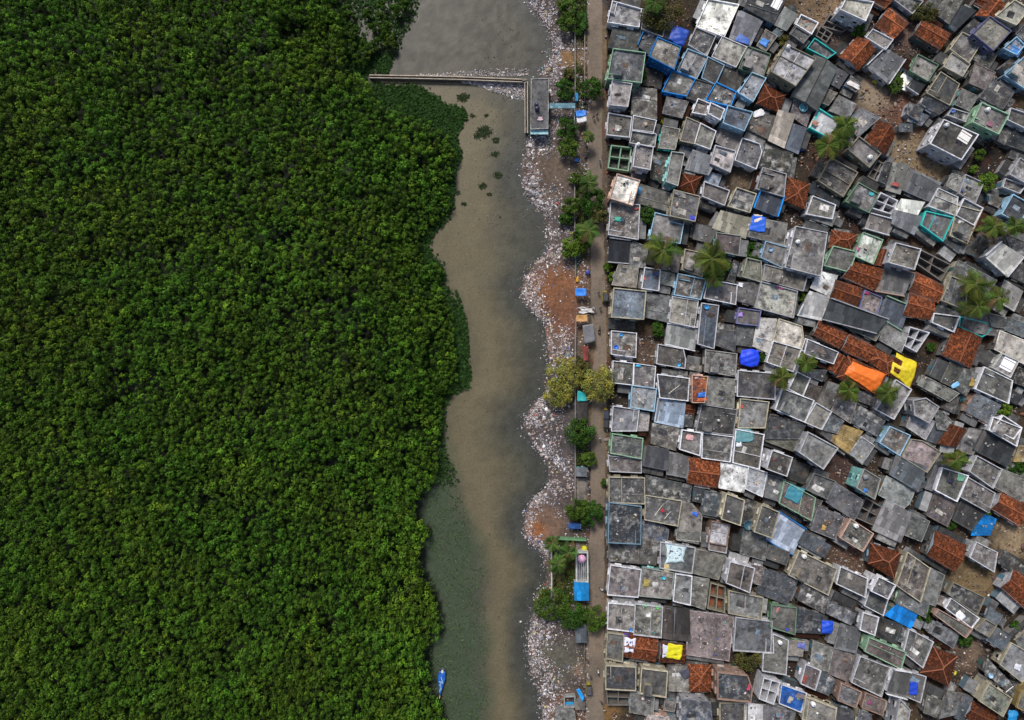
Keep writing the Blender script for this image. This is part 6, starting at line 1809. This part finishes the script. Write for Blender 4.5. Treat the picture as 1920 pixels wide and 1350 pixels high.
def person(px, py, deg, label, shirt, legs=(.03, .03, .05), stride=.18, seat=0):
    x, y, _ = W(px, py, 1.2)
    J = [(0, 0, .95), (0, .01, 1.2), (0, .02, 1.42), (0, .03, 1.52), (0, .04, 1.63), (0, .04, 1.7), (-.19, .02, 1.4), (-.25, -.03, 1.13), (-.24, .1, .9), (-.24, .14, .8), (.19, .02, 1.4), (.25, .05, 1.13), (.24, .2, .93), (.24, .24, .84),
         (-.1, 0, .9), (-.11, stride*.6, .5), (-.11, stride, .08), (-.11, stride+.16, .04), (.1, 0, .9), (.11, -stride*.3, .5), (.11, -stride, .1), (.11, -stride+.15, .05)]
    if seat:
        for k, p in {15: (-.17, .38, .82), 16: (-.2, .3, .4), 17: (-.2, .46, .36), 19: (.17, .38, .82), 20: (.2, .3, .4), 21: (.2, .46, .36), 7: (-.28, .2, 1.15), 8: (-.3, .42, 1.1), 9: (-.3, .5, 1.08), 11: (.28, .2, 1.15), 12: (.3, .42, 1.1), 13: (.3, .5, 1.08)}.items(): J[k] = p
    E = [(0, 1), (1, 2), (2, 3), (3, 4), (4, 5), (2, 6), (6, 7), (7, 8), (8, 9), (2, 10), (10, 11), (11, 12), (12, 13), (0, 14), (14, 15), (15, 16), (16, 17), (0, 18), (18, 19), (19, 20), (20, 21)]
    RAD = [.14, .15, .15, .055, .1, .09, .065, .05, .038, .03, .065, .05, .038, .03, .09, .065, .042, .035, .09, .065, .042, .035]
    me = bpy.data.meshes.new('person'); me.from_pydata(J, E, []); o = bpy.data.objects.new('person', me); COL.objects.link(o)
    o.modifiers.new('skin', 'SKIN'); sv = me.skin_vertices[0].data
    for k, r in enumerate(RAD): sv[k].radius = (r, r*.8 if k < 3 else r)
    sv[0].use_root = True
    s = o.modifiers.new('sub', 'SUBSURF'); s.levels = s.render_levels = 1
    dg = bpy.context.evaluated_depsgraph_get(); ev = o.evaluated_get(dg); nm = bpy.data.meshes.new_from_object(ev)
    o.modifiers.clear(); o.data = nm; nm.materials.clear()
    for mt, c in (('skin', None), ('shirt', shirt), ('trousers', legs)):
        if c is None: nm.materials.append(M['skin'])
        else: nm.materials.append(CL.setdefault(c, m_plain('cloth_dyed', c, .8)))
    for p in nm.polygons:
        c = p.center; p.use_smooth = True
        p.material_index = 1 if 1.0 < c.z < 1.48 and abs(c.x) < .27 and c.z > .95 else 2 if .12 < c.z <= 1.0 and abs(c.x) < .22 else 0
        if seat and c.y > .3 and c.z > 1.0: p.material_index = 0
    m = MB(); m.lathe((0, .035, 1.64), [(.105, -.03), (.115, .04), (.09, .11), (.03, .14)], 12); h_ = m.build('hair', M['rubber'], o, None, True)
    f = MB(); f.box((-.035, .135, 1.66), (.025, .012, .015)); f.box((.035, .135, 1.66), (.025, .012, .015)); f.build('eyes', M['pane'], o)
    f = MB(); f.box((0, .145, 1.63), (.025, .035, .035)); f.box((0, .13, 1.59), (.05, .015, .012)); f.build('face', M['skin'], o)
    for sx in (-1, 1):
        hnd = J[9] if sx < 0 else J[13]; g = MB()
        for k in range(4): g.tube((hnd[0]+(k-1.5)*.018, hnd[1]+.01, hnd[2]-.01), (hnd[0]+(k-1.5)*.02, hnd[1]+.035, hnd[2]-.075-.008*(k in (1, 2))), .009, 6, .007)
        g.tube((hnd[0]-sx*.03, hnd[1]+.01, hnd[2]), (hnd[0]-sx*.05, hnd[1]+.045, hnd[2]-.045), .01, 6, .008)
        g.build('fingers', M['skin'], o)
    o.location = (x, y, .012+(seat and 0)); o.rotation_euler.z = R(deg); tag(o, label, 'person', 'people on the road'); return o
CL = {}
rickshaw(1135, 556, 0, 'dark topped auto rickshaw parked against the cloudy roofed house', (.03, .03, .04))
rickshaw(1136, 776, 0, 'upper dark auto rickshaw parked below the feathery tree', (.02, .025, .045))
rickshaw(1136, 796, 180, 'lower dark auto rickshaw in the parked pair', (.02, .02, .025))
rickshaw(1104, 1292, 0, 'grey topped cart like rickshaw beside the lower blue shelter', (.06, .06, .065))
for q in [(1099, 271, 20, 'dark motorbike parked below the little palm', (.03, .03, .04)), (1100.5, 290, -30, 'motorbike parked lowest by the small blue cloth', (.05, .03, .03)), (1125.5, 305, 10, 'motorbike parked on the inland road edge by the four room ruin', (.05, .05, .08)),
          (1124, 618, 170, 'motorbike ridden along the road near the tan roadside roof', (.08, .02, .02)), (1130, 1106, 60, 'white motorbike leaning by the white streaked roadside house', (.5, .5, .5)), (1122, 1261, 10, 'white motorbike standing on the road above the cart', (.6, .58, .6)),
          (1106, 755, -10, 'pale motorbike parked beside the dark shed', (.3, .3, .33)), (1106, 708, 60, 'dark motorbike parked in the shade of the feathery trees', (.04, .04, .05)), (1105, 918, 0, 'bluish motorbike parked by the pale platform', (.05, .05, .2)),
          (1140, 1019, 20, 'dark motorbike against the wide dusky slab house', (.02, .02, .02)), (1139, 1026, -25, 'second dark motorbike against the wide dusky slab house', (.06, .02, .02))]: motorbike(*q)
for q in [(1113.5, 218.5, 30, 'person in dark clothes walking by the pale stall', (.03, .03, .04)), (1120, 214, 200, 'person in brown walking up the road past the pale stall', (.1, .05, .03)), (1123, 548, 180, 'person in grey walking on the road beside the blue stall', (.1, .1, .12)),
          (1116, 580, 160, 'person in white shirt walking by the pale plastic heap', (.6, .6, .6)), (1126, 577, 200, 'person in navy walking beside the white shirted person', (.02, .03, .1)), (1112, 588, 90, 'person in black standing at the orange tan stall', (.02, .02, .02)),
          (1125, 822, 190, 'person in white top crossing below the big dark tree', (.55, .55, .55)), (1132, 950, 70, 'person in orange carrying a bundle by the cream roadside house', (.4, .16, .06)), (1102, 1240, 0, 'person in brown standing by the thin kerb wall', (.12, .06, .04)),
          (1108, 1271, 45, 'person in dark clothes walking above the cart', (.04, .04, .05)), (1128, 1318, 210, 'person in navy beside the roofless grey frame', (.02, .03, .07)), (1133, 1332, 180, 'person in pale clothes at the lowest roadside yard', (.35, .32, .3)), (1105, 557, 250, 'person in white at the corner of the blue stall', (.5, .5, .5))]: person(*q)
person(1124, 618.5, 170, 'person riding the motorbike on the road in a dark shirt', (.05, .05, .07), (.03, .03, .05), .0, 1)

# ------------------------------------------------------------------ light and camera
w = bpy.data.worlds.new('World'); sc.world = w; w.use_nodes = True
nt = w.node_tree; bg = nt.nodes['Background']; sky = nt.nodes.new('ShaderNodeTexSky'); sky.sky_type = 'NISHITA'; sky.sun_disc = False
SUN_EL, SUN_AZ = R(52), R(-20)          # azimuth from image-up, negative to the left
sky.sun_elevation = SUN_EL; sky.sun_rotation = SUN_AZ; sky.air_density = 1.2; sky.dust_density = 3
nt.links.new(sky.outputs[0], bg.inputs[0]); bg.inputs[1].default_value = .068
sl = bpy.data.lights.new('sun', 'SUN'); sl.energy = 1.9; sl.angle = R(14); sl.color = (1, .965, .92)
so = bpy.data.objects.new('sun', sl); COL.objects.link(so)
d = Vector((math.sin(SUN_AZ)*math.cos(SUN_EL), math.cos(SUN_AZ)*math.cos(SUN_EL), math.sin(SUN_EL)))
so.rotation_euler = d.to_track_quat('Z', 'Y').to_euler()
cam = bpy.data.cameras.new('camera'); cam.sensor_width = 36; cam.lens = 36*CAMH/(1920*S); cam.clip_end = 3000; cam.clip_start = 1
co = bpy.data.objects.new('camera', cam); COL.objects.link(co); co.location = (0, 0, CAMH); sc.camera = co
vs = sc.view_settings; vs.view_transform = 'Standard'; vs.look = 'None'; vs.exposure = 0.92; vs.gamma = 1
